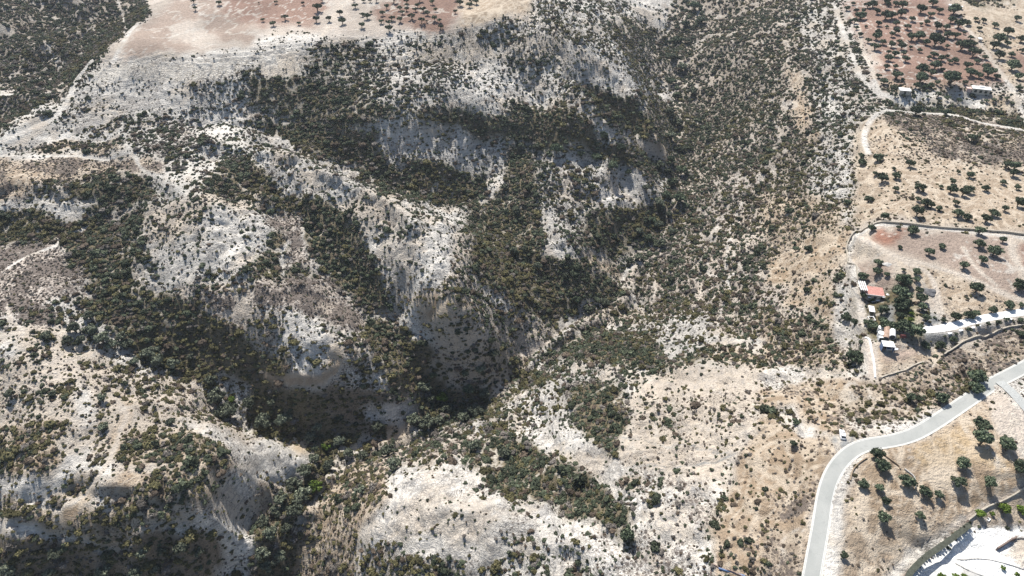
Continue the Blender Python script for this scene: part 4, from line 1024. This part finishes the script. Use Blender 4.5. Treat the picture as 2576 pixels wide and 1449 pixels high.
def scrub_stuff(name, keys, label, cat):
    m = np.isin(PT, keys) & ~used; ids = np.nonzero(m)[0]; n = len(ids)
    me = bpy.data.meshes.new(name)
    me.vertices.add(n); co = np.stack([PX[ids], PY[ids], PZ[ids]-.12*PR[ids]], 1)
    me.vertices.foreach_set('co', co.astype(np.float32).ravel())
    sc = np.stack([PR[ids]*(.85+.35*rng.random(n)), PR[ids]*(.85+.35*rng.random(n)), PR[ids]*(.75+.4*rng.random(n))], 1)
    a = me.attributes.new('sc', 'FLOAT_VECTOR', 'POINT'); a.data.foreach_set('vector', sc.astype(np.float32).ravel())
    rt = np.stack([np.zeros(n), np.zeros(n), rng.random(n)*6.283], 1)
    a = me.attributes.new('rt', 'FLOAT_VECTOR', 'POINT'); a.data.foreach_set('vector', rt.astype(np.float32).ravel())
    base = [k for k in keys]; offs = {}; c = 0
    coll = bpy.data.collections.new(name+'_kinds')
    for k in base:
        key = 'goby'[k]; offs[k] = c
        for q, mm in enumerate(SHR[key]):
            o = bpy.data.objects.new('%s_%02d' % (name, c), mm); coll.objects.link(o); c += 1
    iv = np.array([offs[int(PT[i])]+int(rng.integers(CNT['goby'[PT[i]]])) for i in ids], np.int32)
    a = me.attributes.new('iv', 'INT', 'POINT'); a.data.foreach_set('value', iv)
    o = link(bpy.data.objects.new(name, me)); tag(o, label, cat, None, 'stuff')
    g = bpy.data.node_groups.new(name, 'GeometryNodeTree')
    g.interface.new_socket('Geometry', in_out='INPUT', socket_type='NodeSocketGeometry'); g.interface.new_socket('Geometry', in_out='OUTPUT', socket_type='NodeSocketGeometry')
    ni, no = g.nodes.new('NodeGroupInput'), g.nodes.new('NodeGroupOutput')
    ip = g.nodes.new('GeometryNodeInstanceOnPoints'); ci = g.nodes.new('GeometryNodeCollectionInfo')
    ci.inputs['Collection'].default_value = coll; ci.inputs['Separate Children'].default_value = True; ci.inputs['Reset Children'].default_value = True
    def na(t, nm_):
        q = g.nodes.new('GeometryNodeInputNamedAttribute'); q.data_type = t; q.inputs['Name'].default_value = nm_; return q.outputs['Attribute']
    g.links.new(ni.outputs[0], ip.inputs['Points']); g.links.new(ci.outputs[0], ip.inputs['Instance'])
    ip.inputs['Pick Instance'].default_value = True
    g.links.new(na('INT', 'iv'), ip.inputs['Instance Index']); g.links.new(na('FLOAT_VECTOR', 'sc'), ip.inputs['Scale'])
    e2r = g.nodes.new('FunctionNodeEulerToRotation'); g.links.new(na('FLOAT_VECTOR', 'rt'), e2r.inputs[0]); g.links.new(e2r.outputs[0], ip.inputs['Rotation'])
    g.links.new(ip.outputs[0], no.inputs[0])
    md = o.modifiers.new('scatter', 'NODES'); md.node_group = g
    return o
scrub_stuff('evergreen_scrub', (0, 1), 'dark evergreen scrub covering the hills and ravines', 'scrub')
scrub_stuff('dry_scrub', (2, 3), 'low brown and grey dry scrub between the green bushes', 'scrub')
# ------------------------------------------------------------------ buildings, walls and vehicles
class MB:
    def __init__(s): s.v, s.f = [], []
    def box(s, x0, x1, y0, y1, z0, z1):
        o = len(s.v); s.v += [(x, y, z) for z in (z0, z1) for x, y in ((x0, y0), (x1, y0), (x1, y1), (x0, y1))]
        s.f += [tuple(o+i for i in q) for q in ((3, 2, 1, 0), (4, 5, 6, 7), (0, 1, 5, 4), (1, 2, 6, 5), (2, 3, 7, 6), (3, 0, 4, 7))]; return s
    def add(s, v, f):
        o = len(s.v); s.v += [tuple(q) for q in v]; s.f += [tuple(o+i for i in q) for q in f]; return s
    def cyl(s, a, b, r0, r1=None, seg=14): return s.add(*tube([a, b], [r0, r0 if r1 is None else r1], seg))
    def make(s, name, mat, parent=None, bevel=0.0, smooth=False):
        o = mesh_obj(name, s.v, s.f, mat, parent, smooth=smooth)
        if bevel:
            m = o.modifiers.new('bevel', 'BEVEL'); m.width = bevel; m.segments = 2
        return o
def pt(i, j, x, y): return 644*i+x/3, 483*j+y/3
def quad_frame(i, j, q, h):
    """a rectangular plan from the four roof corners seen in the photo (back-left, back-right, front-right, front-left), roof h above the ground"""
    c = at(*pt(i, j, sum(p[0] for p in q)/4, sum(p[1] for p in q)/4))
    z = float(groundh(c.x, c.y))+h
    for _ in range(3):
        W = [Vector(unproj(*pt(i, j, *p), z)+(0,)) for p in q]
        m = sum(W, Vector())/4; z = float(groundh(m.x, m.y))+h
    ux = ((W[1]-W[0])+(W[2]-W[3]))/2; vy = ((W[0]-W[3])+(W[1]-W[2]))/2
    return Vector((m.x, m.y, z-h)), math.atan2(ux.y, ux.x), ux.length, abs(vy.length*math.sin(ux.to_2d().angle(vy.to_2d()))) if vy.length else 1
M_white = plain('white_sheet_roof', (.80, .80, .79), .5, .4, .04)
M_wall = plain('rendered_wall', (.52, .47, .40), .9, .2, .12)
M_dark = plain('dark_opening', (.04, .045, .05), .5, .4, .2)
M_redroof = plain('faded_red_roof', (.46, .235, .20), .8, .2, .2, 1.2)
M_brown = plain('brown_stripe', (.20, .15, .13), .8, .2, .1)
M_wood = plain('post_wood', (.28, .22, .16), .9, .1, .2)
M_stone = plain('field_stone_wall', (.40, .36, .30), .95, .1, .35, 2.5)
M_rust = plain('rusty_orange_metal', (.34, .235, .18), .8, .3, .35, 1.5)
M_tank = plain('white_plastic_tank', (.72, .72, .72), .5, .4, .05)
M_maroon = plain('dark_red_metal', (.10, .03, .03), .6, .4, .2)
M_blue = plain('blue_paint', (.06, .12, .25), .4, .5, .2)
M_conc = plain('grey_concrete', (.42, .41, .39), .9, .2, .2)
M_glass = plain('tinted_glass', (.02, .025, .03), .1, .6, .1)
M_car = plain('white_car_paint', (.82, .82, .83), .25, .6, .02)
M_tyre = plain('tyre_rubber', (.02, .02, .02), .9, .2, .1)
M_pink = plain('pinkish_tile_roof', (.55, .42, .38), .9, .2, .2)

# house with a faded red roof, striped awning and white canopy
p, rz, L, W = quad_frame(3, 1, [(743, 683), (878, 708), (880, 752), (745, 742)], 3.1)
W = max(W, 4.5)
h = empty('house', p, rz); tag(h, 'small house with faded red roof and striped awning beside garden trees', 'house')
MB().box(-L/2, L/2, -W/2, W/2, -.4, 3.0).make('wall', M_wall, h)
rf = MB().add([(-L/2-.3, -W/2-.3, 3.003), (L/2+.3, -W/2-.3, 3.003), (L/2+.3, W/2+.3, 3.35), (-L/2-.3, W/2+.3, 3.35), (-L/2-.3, -W/2-.3, 3.15), (L/2+.3, -W/2-.3, 3.15), (L/2+.3, W/2+.3, 3.5), (-L/2-.3, W/2+.3, 3.5)],
     [(3, 2, 1, 0), (4, 5, 6, 7), (0, 1, 5, 4), (1, 2, 6, 5), (2, 3, 7, 6), (3, 0, 4, 7)]).make('roof', M_redroof, h)
MB().box(-L/2-.36, L/2+.36, -W/2-.46, -W/2-.31, 2.95, 3.2).make('gutter', M_white, rf)
for k in range(3):
    w_ = MB().box(-L/2+1+k*2.6, -L/2+2.2+k*2.6, -W/2-.04, -W/2-.005, .9, 2.2).make('window', M_glass, h)
    MB().box(-L/2+.94+k*2.6, -L/2+2.26+k*2.6, -W/2-.08, -W/2-.045, .82, .9).make('sill', M_white, w_)
MB().box(L/2-1.6, L/2-.7, -W/2-.04, -W/2-.005, 0, 2.1).make('door', M_wood, h)
p2_, rz2, L2, W2 = quad_frame(3, 1, [(688, 668), (740, 676), (745, 742), (692, 738)], 2.9)
aw = empty('striped_awning', p2_, rz2); tag(aw, 'brown and white striped awning at the left end of the red-roofed house', 'awning')
n = 7
for m_, par in ((M_white, 0), (M_brown, 1)):
    b_ = MB()
    for k in range(n):
        if k % 2 == par: b_.box(-L2/2+L2*k/n, -L2/2+L2*(k+1)/n, -W2/2, W2/2, 2.85, 2.92+.004*par)
    b_.make('canvas_stripes', m_, aw)
for sx in (-1, 1):
    for sy in (-1, 1): MB().box(sx*(L2/2-.15)-.05, sx*(L2/2-.15)+.05, sy*(W2/2-.15)-.05, sy*(W2/2-.15)+.05, -.3, 2.846).make('post', M_wood, aw)
def canopy(i, j, q, hh, name, label, mat=M_white, open_=False, cat='canopy'):
    p, rz, L, W = quad_frame(i, j, q, hh)
    c = empty(name, p, rz); tag(c, label, cat)
    b = MB()
    if open_:
        b.box(-L/2, L/2, -W/2, -W/2+.25, hh-.12, hh); b.box(-L/2, L/2, W/2-.25, W/2, hh-.12, hh); b.box(-L/2, -L/2+.25, -W/2+.25, W/2-.25, hh-.12, hh); b.box(L/2-.25, L/2, -W/2+.25, W/2-.25, hh-.12, hh)
    else: b.box(-L/2, L/2, -W/2, W/2, hh-.12, hh)
    b.make('frame' if open_ else 'roof', mat, c, .02)
    for sx in (-1, 1):
        for sy in (-1, 1): MB().box(sx*(L/2-.1)-.05, sx*(L/2-.1)+.05, sy*(W/2-.1)-.05, sy*(W/2-.1)+.05, -.3, hh-.124).make('post', M_white, c)
    return c
canopy(3, 1, [(750, 742), (850, 760), (852, 788), (750, 770)], 2.6, 'terrace_canopy', 'long white flat canopy along the front of the red-roofed house')
canopy(3, 1, [(766, 853), (810, 857), (803, 903), (760, 893)], 2.5, 'garden_canopy', 'square white canopy between garden trees below the house')
canopy(3, 1, [(755, 937), (803, 937), (808, 968), (762, 966)], 2.3, 'pergola', 'open white pergola frame at the lower left of the garden', open_=True, cat='pergola')
for k, (x, y, r, lb) in enumerate(((752, 818, .9, 'white patio parasol at the left side of the terrace'), (812, 806, .7, 'small white parasol close under the terrace canopy'), (860, 815, .9, 'white parasol at the right end of the terrace'), (893, 800, .7, 'white parasol beside the pale stone border'))):
    g = at(*pt(3, 1, x, y)); u_ = empty('patio_parasol', g); tag(u_, lb, 'parasol', 'parasols on the terrace')
    MB().cyl((0, 0, 0), (0, 0, 2.2), .04, .04, 6).make('pole', M_wood, u_); MB().cyl((0, 0, 1.95), (0, 0, 2.4), r, .05, 8).make('canopy', M_white, u_)
for x, y, lb in ((790, 835, 'low white garden table beside the terrace'), (825, 828, 'low white garden table right of the other one')):
    g = at(*pt(3, 1, x, y)); t_ = empty('garden_table', g, .2); tag(t_, lb, 'table')
    MB().box(-.8, .8, -.45, .45, .70, .75).make('table_top', M_white, t_)
    for sx in (-.7, .7):
        for sy in (-.35, .35): MB().box(sx-.04, sx+.04, sy-.04, sy+.04, -.1, .697).make('leg', M_white, t_)
# shed, boat, tanks
p, rz, L, W = quad_frame(3, 1, [(870, 1122), (957, 1132), (957, 1158), (862, 1149)], 2.8)
W = max(W, 3.0)
s_ = empty('open_shed', p, rz); tag(s_, 'white-roofed open shed behind the parked boat', 'shed')
MB().box(-L/2, L/2, -W/2-.2, W/2+.2, 2.7, 2.82).make('roof', M_white, s_)
MB().box(-L/2+.1, L/2-.1, W/2-.15, W/2, -.2, 2.695).make('back_wall', M_blue, s_)
for sx in (-1, 1): MB().box(sx*(L/2-.05)-.05, sx*(L/2-.05)+.05, -W/2, W/2-.2, -.2, 2.695).make('side_wall', M_blue, s_)
b0 = at(*pt(3, 1, 888, 1188)); b1 = at(*pt(3, 1, 975, 1206)); bm_ = (b0+b1)/2; BL = (b1-b0).length
bt = empty('motor_boat', bm_+Vector((0, 0, .55)), math.atan2((b1-b0).y, (b1-b0).x)); tag(bt, 'small white and blue motor boat parked on gravel before the shed', 'boat')
def hull(B, L, D, zt, zb, name, mat, par):
    V, F = [], []; N_ = 12
    for k in range(N_+1):
        t = k/N_; x = -L/2+L*t; w = B/2*(1 if t < .5 else math.cos((t-.5)*math.pi)**.6 if t < 1 else .0); w = max(w, .02)
        V += [(x, -w, zt+.15*t*t), (x, -w*.6, zb+.2*t*t), (x, 0, zb-.12+.3*t*t), (x, w*.6, zb+.2*t*t), (x, w, zt+.15*t*t)]
    for k in range(N_):
        for r in range(4): a = k*5+r; F.append((a, a+1, a+6, a+5))
    F.append((4, 3, 2, 1, 0)); return MB().add(V, F).make(name, mat, par)
hull(BL*.33, BL, .9, .55, -.15, 'hull', M_car, bt)
V = []; N_ = 12; F = []
for k in range(N_+1):
    t = k/N_; x = -BL/2+BL*t*.985; w = max(.02, BL*.165*(1 if t < .5 else math.cos((t-.5)*math.pi)**.6 if t < 1 else 0)*.98); V += [(x, -w, .50+.15*t*t), (x, w, .50+.15*t*t)]
for k in range(N_): F.append((2*k, 2*k+2, 2*k+3, 2*k+1))
MB().add(V, F).make('deck', M_car, bt)
MB().box(-BL*.42, -BL*.12, -BL*.10, BL*.10, .53, .56).make('cockpit', M_blue, bt)
MB().box(-BL*.10, BL*.06, -BL*.10, BL*.10, .56, .95).make('console', M_car, bt, .08); MB().box(BL*.065, BL*.10, -BL*.10, BL*.10, .75, 1.2).make('windscreen', M_glass, bt)
MB().box(-BL*.56, -BL*.505, -.2, .2, .1, 1.0).make('outboard_motor', M_dark, bt, .05)
for sx in (-.25, .2): MB().box(BL*sx-.1, BL*sx+.1, -.6, .6, -.6, -.2).make('cradle', M_wood, bt)
for x, y, r, hh, lb in ((846, 1052, 1.35, 2.2, 'round white water tank, upper one beside the barrels'), (845, 1090, 1.3, 2.0, 'round white water tank, lower one beside the barrels')):
    g = at(*pt(3, 1, x, y)); k_ = empty('water_tank', g); tag(k_, lb, 'tank', 'white water tanks')
    MB().cyl((0, 0, -.2), (0, 0, hh), r, r, 16).make('tank_body', M_tank, k_); MB().cyl((0, 0, hh+.003), (0, 0, hh+.3), r*.9, r*.25, 16).make('lid', M_white, k_)
g = at(*pt(3, 1, 843, 1115)); k_ = empty('white_cabinet', g); tag(k_, 'small white cabinet below the round water tanks', 'cabinet')
MB().box(-.8, .8, -.6, .6, -.1, 1.6).make('cabinet_body', M_tank, k_); MB().box(-.7, .7, -.64, -.605, .1, 1.5).make('door', M_dark, k_)
for x, y0_, y1_, m_, lb in ((888, 1055, 1112, M_rust, 'orange rusty barrel tank lying between water tanks and shed'), (934, 1060, 1112, M_tank, 'pale barrel tank lying right of the rusty one')):
    a = at(*pt(3, 1, x, y0_)); b = at(*pt(3, 1, x-2, y1_)); L_b = (b-a).length
    k_ = empty('barrel_tank', (a+b)/2, math.atan2((b-a).y, (b-a).x)); tag(k_, lb, 'tank', 'barrel tanks')
    MB().cyl((-L_b/2, 0, 1.1), (L_b/2, 0, 1.1), 1.15, 1.15, 18).make('barrel', m_, k_, smooth=False); MB().cyl((L_b/2+.003, 0, 1.1), (L_b/2+.05, 0, 1.1), 1.0, 1.0, 18).make('end_plate', M_dark, k_)
    for q in (-.3, .3): MB().box(L_b*q-.15, L_b*q+.15, -.9, .9, -.2, .25).make('cradle', M_conc, k_)
a = at(*pt(3, 1, 995, 1100)); b = at(*pt(3, 1, 1030, 1103)); k_ = empty('fuel_tank', (a+b)/2, 0); L_b = (b-a).length
tag(k_, 'dark red cylindrical tank at the edge of the garden trees', 'tank')
MB().cyl((-L_b/2, 0, 1), (L_b/2, 0, 1), .8, .8, 16).make('cylinder', M_maroon, k_)
for q in (-.3, .3): MB().box(L_b*q-.1, L_b*q+.1, -.5, .5, -.2, .35).make('cradle', M_conc, k_)
for k, (x, y) in enumerate(((1370, 1070), (1453, 1048), (1543, 1027), (1588, 1013), (1825, 965))):
    g = at(*pt(3, 1, x, y)); o = MB().box(-.9, .9, -.45, .45, -.2, .45).make('stone_block', M_white, None, .12); o.location = g; o.rotation_euler = (0, 0, .3)
    tag(o, ORD[k].capitalize()+' from left of the white blocks edging the driveway', 'block', 'white blocks along the driveway')
# gravel heap and concrete rings
def heap(i, j, x, y, r, hh, mat, name, label, cat):
    g = at(*pt(i, j, x, y)); V = []; F = []; S_ = 20; Rr = 7
    for q in range(Rr):
        t = q/(Rr-1)
        for s in range(S_):
            a = 6.283*s/S_; rr = r*(1-t)*(1+.18*math.sin(a*3+q)+.08*random.random())
            V.append((rr*math.cos(a), rr*math.sin(a)*.8, -.1+hh*(1-(1-t)**1.6)+.08*random.random()))
    for q in range(Rr-1):
        for s in range(S_): F.append((q*S_+s, q*S_+(s+1) % S_, (q+1)*S_+(s+1) % S_, (q+1)*S_+s))
    o = MB().add(V, F).make(name, mat); o.location = g; tag(o, label, cat); return o
heap(3, 1, 1212, 752, 3.2, 1.0, plain('dark_gravel', (.13, .13, .135), .95, .1, .3), 'gravel_heap', 'dark grey gravel heap on the brown field right of the garden', 'heap')
heap(3, 1, 905, 548, 2.2, .8, M_conc, 'rubble_heap', 'pale rubble heap above the garden trees', 'heap')
# flat-roofed house and sheds by the red orchard
p, rz, L, W = quad_frame(3, 0, [(1560, 602), (1690, 628), (1700, 643), (1560, 640)], 3.2)
h = empty('flat_roofed_house', p, rz); tag(h, 'white flat-roofed house at the lower edge of the red orchard', 'house')
W = min(max(W*.6, 5), 7)
MB().box(-L/2, L/2, -W/2, W/2, -1, 3.0).make('wall', M_wall, h); MB().box(-L/2-.4, L/2+.4, -W/2-.4, W/2+.4, 3.003, 3.3).make('roof', M_white, h)
MB().box(-L*.12, L*.2, W/2-2.6, W/2-.3, 3.303, 3.9).make('roof_storey', M_white, h)
for k in range(4): MB().box(-L/2+1.2+k*3.2, -L/2+2.8+k*3.2, -W/2-.04, -W/2-.005, .5, 2.3).make('window', M_glass, h)
MB().box(-L/2-3.4, -L/2-.42, -W/2+.5, W/2-1.5, -1, 2.4).make('side_room', M_pink, h); MB().box(-L/2-3.7, -L/2-.42, -W/2+.2, W/2-1.2, 2.403, 2.55).make('side_roof', M_pink, h)
for q, hh, lb, nm in (([(1000, 650), (1080, 655), (1078, 676), (995, 668)], 2.5, 'long white shed under trees left of the flat-roofed house', 'farm_shed'), ([(1590, 283), (1614, 285), (1612, 296), (1588, 294)], 2.2, 'tiny white hut beside the orchard track', 'hut'), ([(1368, 30), (1470, 46), (1468, 54), (1366, 38)], 2.2, 'long pale shed beyond the orchard at top right', 'farm_shed')):
    p, rz, L, W = quad_frame(3, 0, q, hh); W = min(max(W, 3), 6); h = empty(nm, p, rz); tag(h, lb, 'shed' if nm != 'hut' else 'hut')
    MB().box(-L/2, L/2, -W/2, W/2, -.6, hh-.1).make('wall', M_wall, h); MB().box(-L/2-.2, L/2+.2, -W/2-.25, W/2+.25, hh-.097, hh+.05).make('roof', M_white, h)
    MB().box(-L*.1, L*.1, -W/2-.04, -W/2-.005, 0, hh-.4).make('door', M_dark, h)
# walls
def wall(pts, hh, th, mat, name, label, drop=.6, step=5, cat='wall'):
    P = world_line(pts, step, 1); V = []; F = []; n = len(P)
    d = np.gradient(P[:, :2], axis=0); d /= np.linalg.norm(d, axis=1)[:, None]+1e-9
    for k in range(n):
        nx_, ny_ = -d[k, 1]*th/2, d[k, 0]*th/2; z = float(groundh(P[k, 0], P[k, 1])); j = .08*random.random()
        V += [(P[k, 0]+nx_, P[k, 1]+ny_, z-drop), (P[k, 0]-nx_, P[k, 1]-ny_, z-drop), (P[k, 0]-nx_, P[k, 1]-ny_, z+hh+j), (P[k, 0]+nx_, P[k, 1]+ny_, z+hh+j)]
    for k in range(n-1):
        for r in range(4): a = 4*k+r; b = 4*k+(r+1) % 4; F.append((a, b, b+4, a+4))
    F += [(3, 2, 1, 0), (4*n-4, 4*n-3, 4*n-2, 4*n-1)]
    o = MB().add(V, F).make(name, mat); tag(o, label, cat); return o
wall(T(3, 1, (640, 505), (618, 490), (614, 400), (622, 320), (660, 270), (730, 240), (850, 230), (940, 236), (1100, 252), (1300, 276), (1540, 290), (1800, 310), (1932, 325), (2200, 350)), 1.1, .5, M_stone, 'boundary_wall', 'long curved stone wall around the top of the brown field')
wall(T(3, 1, (2200, 955), (1932, 1002), (1800, 1022), (1650, 1062), (1500, 1112), (1420, 1160), (1330, 1222)), 1.1, .5, M_stone, 'boundary_wall', 'curved stone wall between driveway trees and the scrubby bank')
wall(T(3, 1, (1180, 1275), (1000, 1340), (850, 1405)), .5, .5, M_stone, 'low_wall', 'low broken wall along the lower edge of the boat plot')
wall(T(3, 1, (730, 1095), (765, 1100), (785, 1190), (800, 1300), (808, 1400)), .5, .6, M_white, 'kerb_wall', 'low white wall running down from the shed plot')
wall(T(3, 1, (625, 500), (665, 520), (672, 600), (680, 665)), .8, .4, M_stone, 'low_wall', 'short wall left of the striped awning')
wall(T(3, 2, (870, 540), (930, 580), (990, 620), (996, 640)), .5, .35, M_wood, 'low_wall', 'straight low wall above the tree ring in the dry field')
wall(T(3, 2, (1030, 640), (1075, 675), (1105, 705), (1114, 790)), .5, .35, M_conc, 'low_wall', 'low angled wall right of the ringed tree')
wall(T(3, 2, (745, 560), (690, 595), (645, 640), (628, 680), (620, 730)), .5, .35, M_wood, 'low_wall', 'curved low wall left of the double tree inside the bend')
wall(T(3, 2, (2200, 600), (1932, 765), (1700, 882), (1530, 1000)), .8, .4, M_stone, 'retaining_wall', 'long wall above the planted strip at lower right')
wall(T(3, 2, (1530, 1002), (1520, 1045), (1430, 1105), (1300, 1200), (1200, 1270), (1130, 1330), (1060, 1400), (1030, 1460), (1010, 1560)), .8, .3, M_brown, 'retaining_wall', 'dark curved wall behind the row of young cypresses')
wall(T(3, 2, (1728, 1242), (1800, 1195), (1895, 1130)), 1.6, .4, M_brown, 'retaining_wall', 'dark wedge wall standing in the white yard', )
wall(T(3, 2, (1895, 1130), (1932, 1122), (2100, 1110)), .6, .3, M_conc, 'low_wall', 'grey wall running right from the dark wedge wall')
wall(T(3, 2, (1450, 1290), (1530, 1288), (1650, 1305), (1740, 1335), (1932, 1400)), .25, .2, M_conc, 'kerb', 'thin curved kerb across the white yard', cat='kerb')
wall(T(3, 2, (1440, 1318), (1500, 1380), (1640, 1449), (1700, 1480)), .35, .3, M_conc, 'kerb', 'straight kerb above the grey ramp at bottom right', cat='kerb')
# planting strip with young cypresses, the wall's shadow painted into its dark soil
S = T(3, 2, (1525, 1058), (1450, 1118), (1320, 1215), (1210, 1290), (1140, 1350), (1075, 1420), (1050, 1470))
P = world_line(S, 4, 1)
r = ribbon('planting_strip', P, .85, plain('planting_soil_wall_shade', (.07, .075, .06), .95, .1, .3), .07); r['kind'] = 'structure'
cyp = []
R_ = refine(T(3, 2, (1505, 1075), (1430, 1130), (1320, 1212), (1210, 1290), (1140, 1350), (1075, 1425)), 1)
cy_me = None
def cypress_mesh():
    Q = []; CV, CF = [], []
    for k in range(7):
        t = k/6; z = .25+.7*t*1.9; R = .5*(1-t)**.7+.05
        Q.append(leaves_at((0, 0, z), R, 34, .075, 1.1, .6)); cv, cf = ico((0, 0, z), R*.8, 1.1, .1); o = len(CV); CV += cv; CF += [tuple(o+i for i in f) for f in cf]
    return quads_mesh('foliage', np.concatenate(Q), MG, (CV, CF))
cym = cypress_mesh(); nC = 24
trm = bpy.data.meshes.new('stem'); tv_, tf_ = tube([(0, 0, -.1), (0, 0, .5)], [.05, .03], 5); trm.from_pydata([tuple(v) for v in tv_], [], tf_); trm.materials.append(MTR)
for k in range(nC):
    if k == 7: continue
    a, b = R_[int(k*(len(R_)-1)/(nC-1))]
    g = at(a, b); sc = random.uniform(1.5, 1.95); o = empty('young_cypress', g, random.random()*6, (sc*.95, sc*.95, sc))
    tag(o, 'young cypress in the row below the dark curved wall', 'cypress', 'row of young cypresses')
    for nm, me in (('foliage', cym), ('stem', trm)):
        c = link(bpy.data.objects.new(nm, me)); c.parent = o
for x, y, lb in ((1390, 1148, 'square manhole cover in the cypress row'), (1658, 1018, 'square manhole cover in the planted strip')):
    g = at(*pt(3, 2, x, y)); k_ = empty('manhole', g, .6); tag(k_, lb, 'manhole')
    MB().box(-.65, .65, -.65, .65, -.1, .12).make('frame', M_white, k_); MB().box(-.4, .4, -.4, .4, .123, .14).make('cover', M_dark, k_)
# grey ramp in the yard
rp = [at(*pt(3, 2, x, y)) for x, y in ((1490, 1385), (1640, 1449), (1700, 1500), (1400, 1500), (1440, 1430))]
o = mesh_obj('paved_ramp', [(q.x, q.y, q.z+.06) for q in rp], [tuple(range(5))[::-1]], M_conc); o['kind'] = 'structure'
if o.data.polygons[0].normal.z < 0: o.data.flip_normals()
# the dug pit with its pipe at the bottom edge
wall(T(2, 2, (1520, 1310), (1560, 1325), (1680, 1375), (1830, 1449), (1900, 1480)), .35, .3, M_brown, 'trench_wall', 'brown plank wall along the trench at the bottom edge', cat='wall')
wall(T(2, 2, (1520, 1312), (1520, 1400), (1522, 1500)), .35, .3, M_brown, 'trench_wall', 'short left side wall of the trench at the bottom edge', cat='wall')
a = at(*pt(2, 2, 1560, 1395)); b = at(*pt(2, 2, 1760, 1455))
o = MB().cyl(a+Vector((0, 0, .3)), b+Vector((0, 0, .3)), .35, .35, 12).make('pipe', M_blue); tag(o, 'dark blue pipe lying in the trench at the bottom edge', 'pipe')

# the white estate car in the turnout
g0 = at(*pt(3, 2, 548, 362)); g1 = at(*pt(3, 2, 566, 425)); dv = (g0-g1); cz_ = (g0+g1)/2
car = empty('parked_car', Vector((cz_.x, cz_.y, float(groundh(cz_.x, cz_.y))+.02)), math.atan2(dv.y, dv.x)); car.scale = (1, 1, 1); tag(car, 'white parked car on the gravel turnout by the road bend', 'car')
def loft(prof, name, mat, par, bev=0):
    """prof: list of (x, half width, z0, z1) sections"""
    V, F = [], []
    for x, w, z0, z1 in prof:
        V += [(x, -w, z0), (x, w, z0), (x, w*1.0, z0+(z1-z0)*.6), (x, w*.86, z1), (x, -w*.86, z1), (x, -w, z0+(z1-z0)*.6)]
    for k in range(len(prof)-1):
        for r in range(6): a = 6*k+r; b = 6*k+(r+1) % 6; F.append((a, b, b+6, a+6))
    F += [tuple(range(6))[::-1], tuple(6*(len(prof)-1)+i for i in range(6))]
    return MB().add(V, F).make(name, mat, par, bev)
loft([(-2.2, .78, .35, .80), (-2.05, .88, .28, .95), (-1.2, .90, .25, 1.0), (.7, .90, .25, .98), (1.7, .88, .28, .85), (2.1, .80, .32, .70), (2.22, .68, .36, .58)], 'body', M_car, car, .05)
loft([(-1.95, .74, .96, 1.10), (-1.55, .74, .97, 1.42), (-.4, .75, .98, 1.47), (.2, .73, .98, 1.42), (.95, .70, .93, 1.02)], 'cabin_glass', M_glass, car, .03)
loft([(-1.45, .70, 1.40, 1.50), (-.4, .72, 1.44, 1.52), (.12, .69, 1.40, 1.48)], 'roof', M_car, car, .03)
for sx in (-1.35, 1.35):
    for sy in (-1, 1):
        w_ = MB().cyl((sx, sy*.80, .32), (sx, sy*.93, .32), .32, .32, 18).make('wheel', M_tyre, car); MB().cyl((sx, sy*.931, .32), (sx, sy*.945, .32), .18, .18, 12).make('rim', M_conc, w_)
for sy in (-.62, .62):
    MB().box(2.12, 2.20, sy-.16, sy+.16, .56, .68).make('headlight', M_tank, car, .02); MB().box(-2.19, -2.13, sy-.14, sy+.14, .66, .82).make('tail_light', M_maroon, car, .02)
for sy in (-1, 1): MB().box(.62, .76, sy*.92-.08, sy*.92+.08, .92, 1.04).make('mirror', M_car, car, .02)
# two utility poles by the pale lane at far right
for k, (x, y) in enumerate(((1795, 640), (1915, 880))):
    g = at(*pt(3, 0, x, y)); o = empty('utility_pole', g); tag(o, ('wooden utility pole beside the track bend near the flat-roofed house', 'wooden utility pole by the white track at the right edge')[k], 'pole')
    MB().cyl((0, 0, -.3), (0, 0, 7.5), .13, .09, 8).make('pole', M_wood, o); MB().box(-.9, .9, -.06, .06, 6.9, 7.05).make('crossarm', M_wood, o)
# ------------------------------------------------------------------ thin summer haze over the whole valley
hz = MB().box(-3400, 3400, -60, 4400, float(H.min())-1.5, max(float(H.max()), CZ)+25).make('haze', None); hz.data.materials.clear(); hz['kind'] = 'stuff'
hm = bpy.data.materials.new('haze'); hm.use_nodes = True; nt = hm.node_tree; nt.nodes.clear()
pv = nt.nodes.new('ShaderNodeVolumePrincipled'); pv.inputs['Color'].default_value = (.82, .90, 1, 1); pv.inputs['Density'].default_value = .00007; pv.inputs['Anisotropy'].default_value = .2
ou = nt.nodes.new('ShaderNodeOutputMaterial'); nt.links.new(pv.outputs[0], ou.inputs['Volume']); hz.data.materials.append(hm)
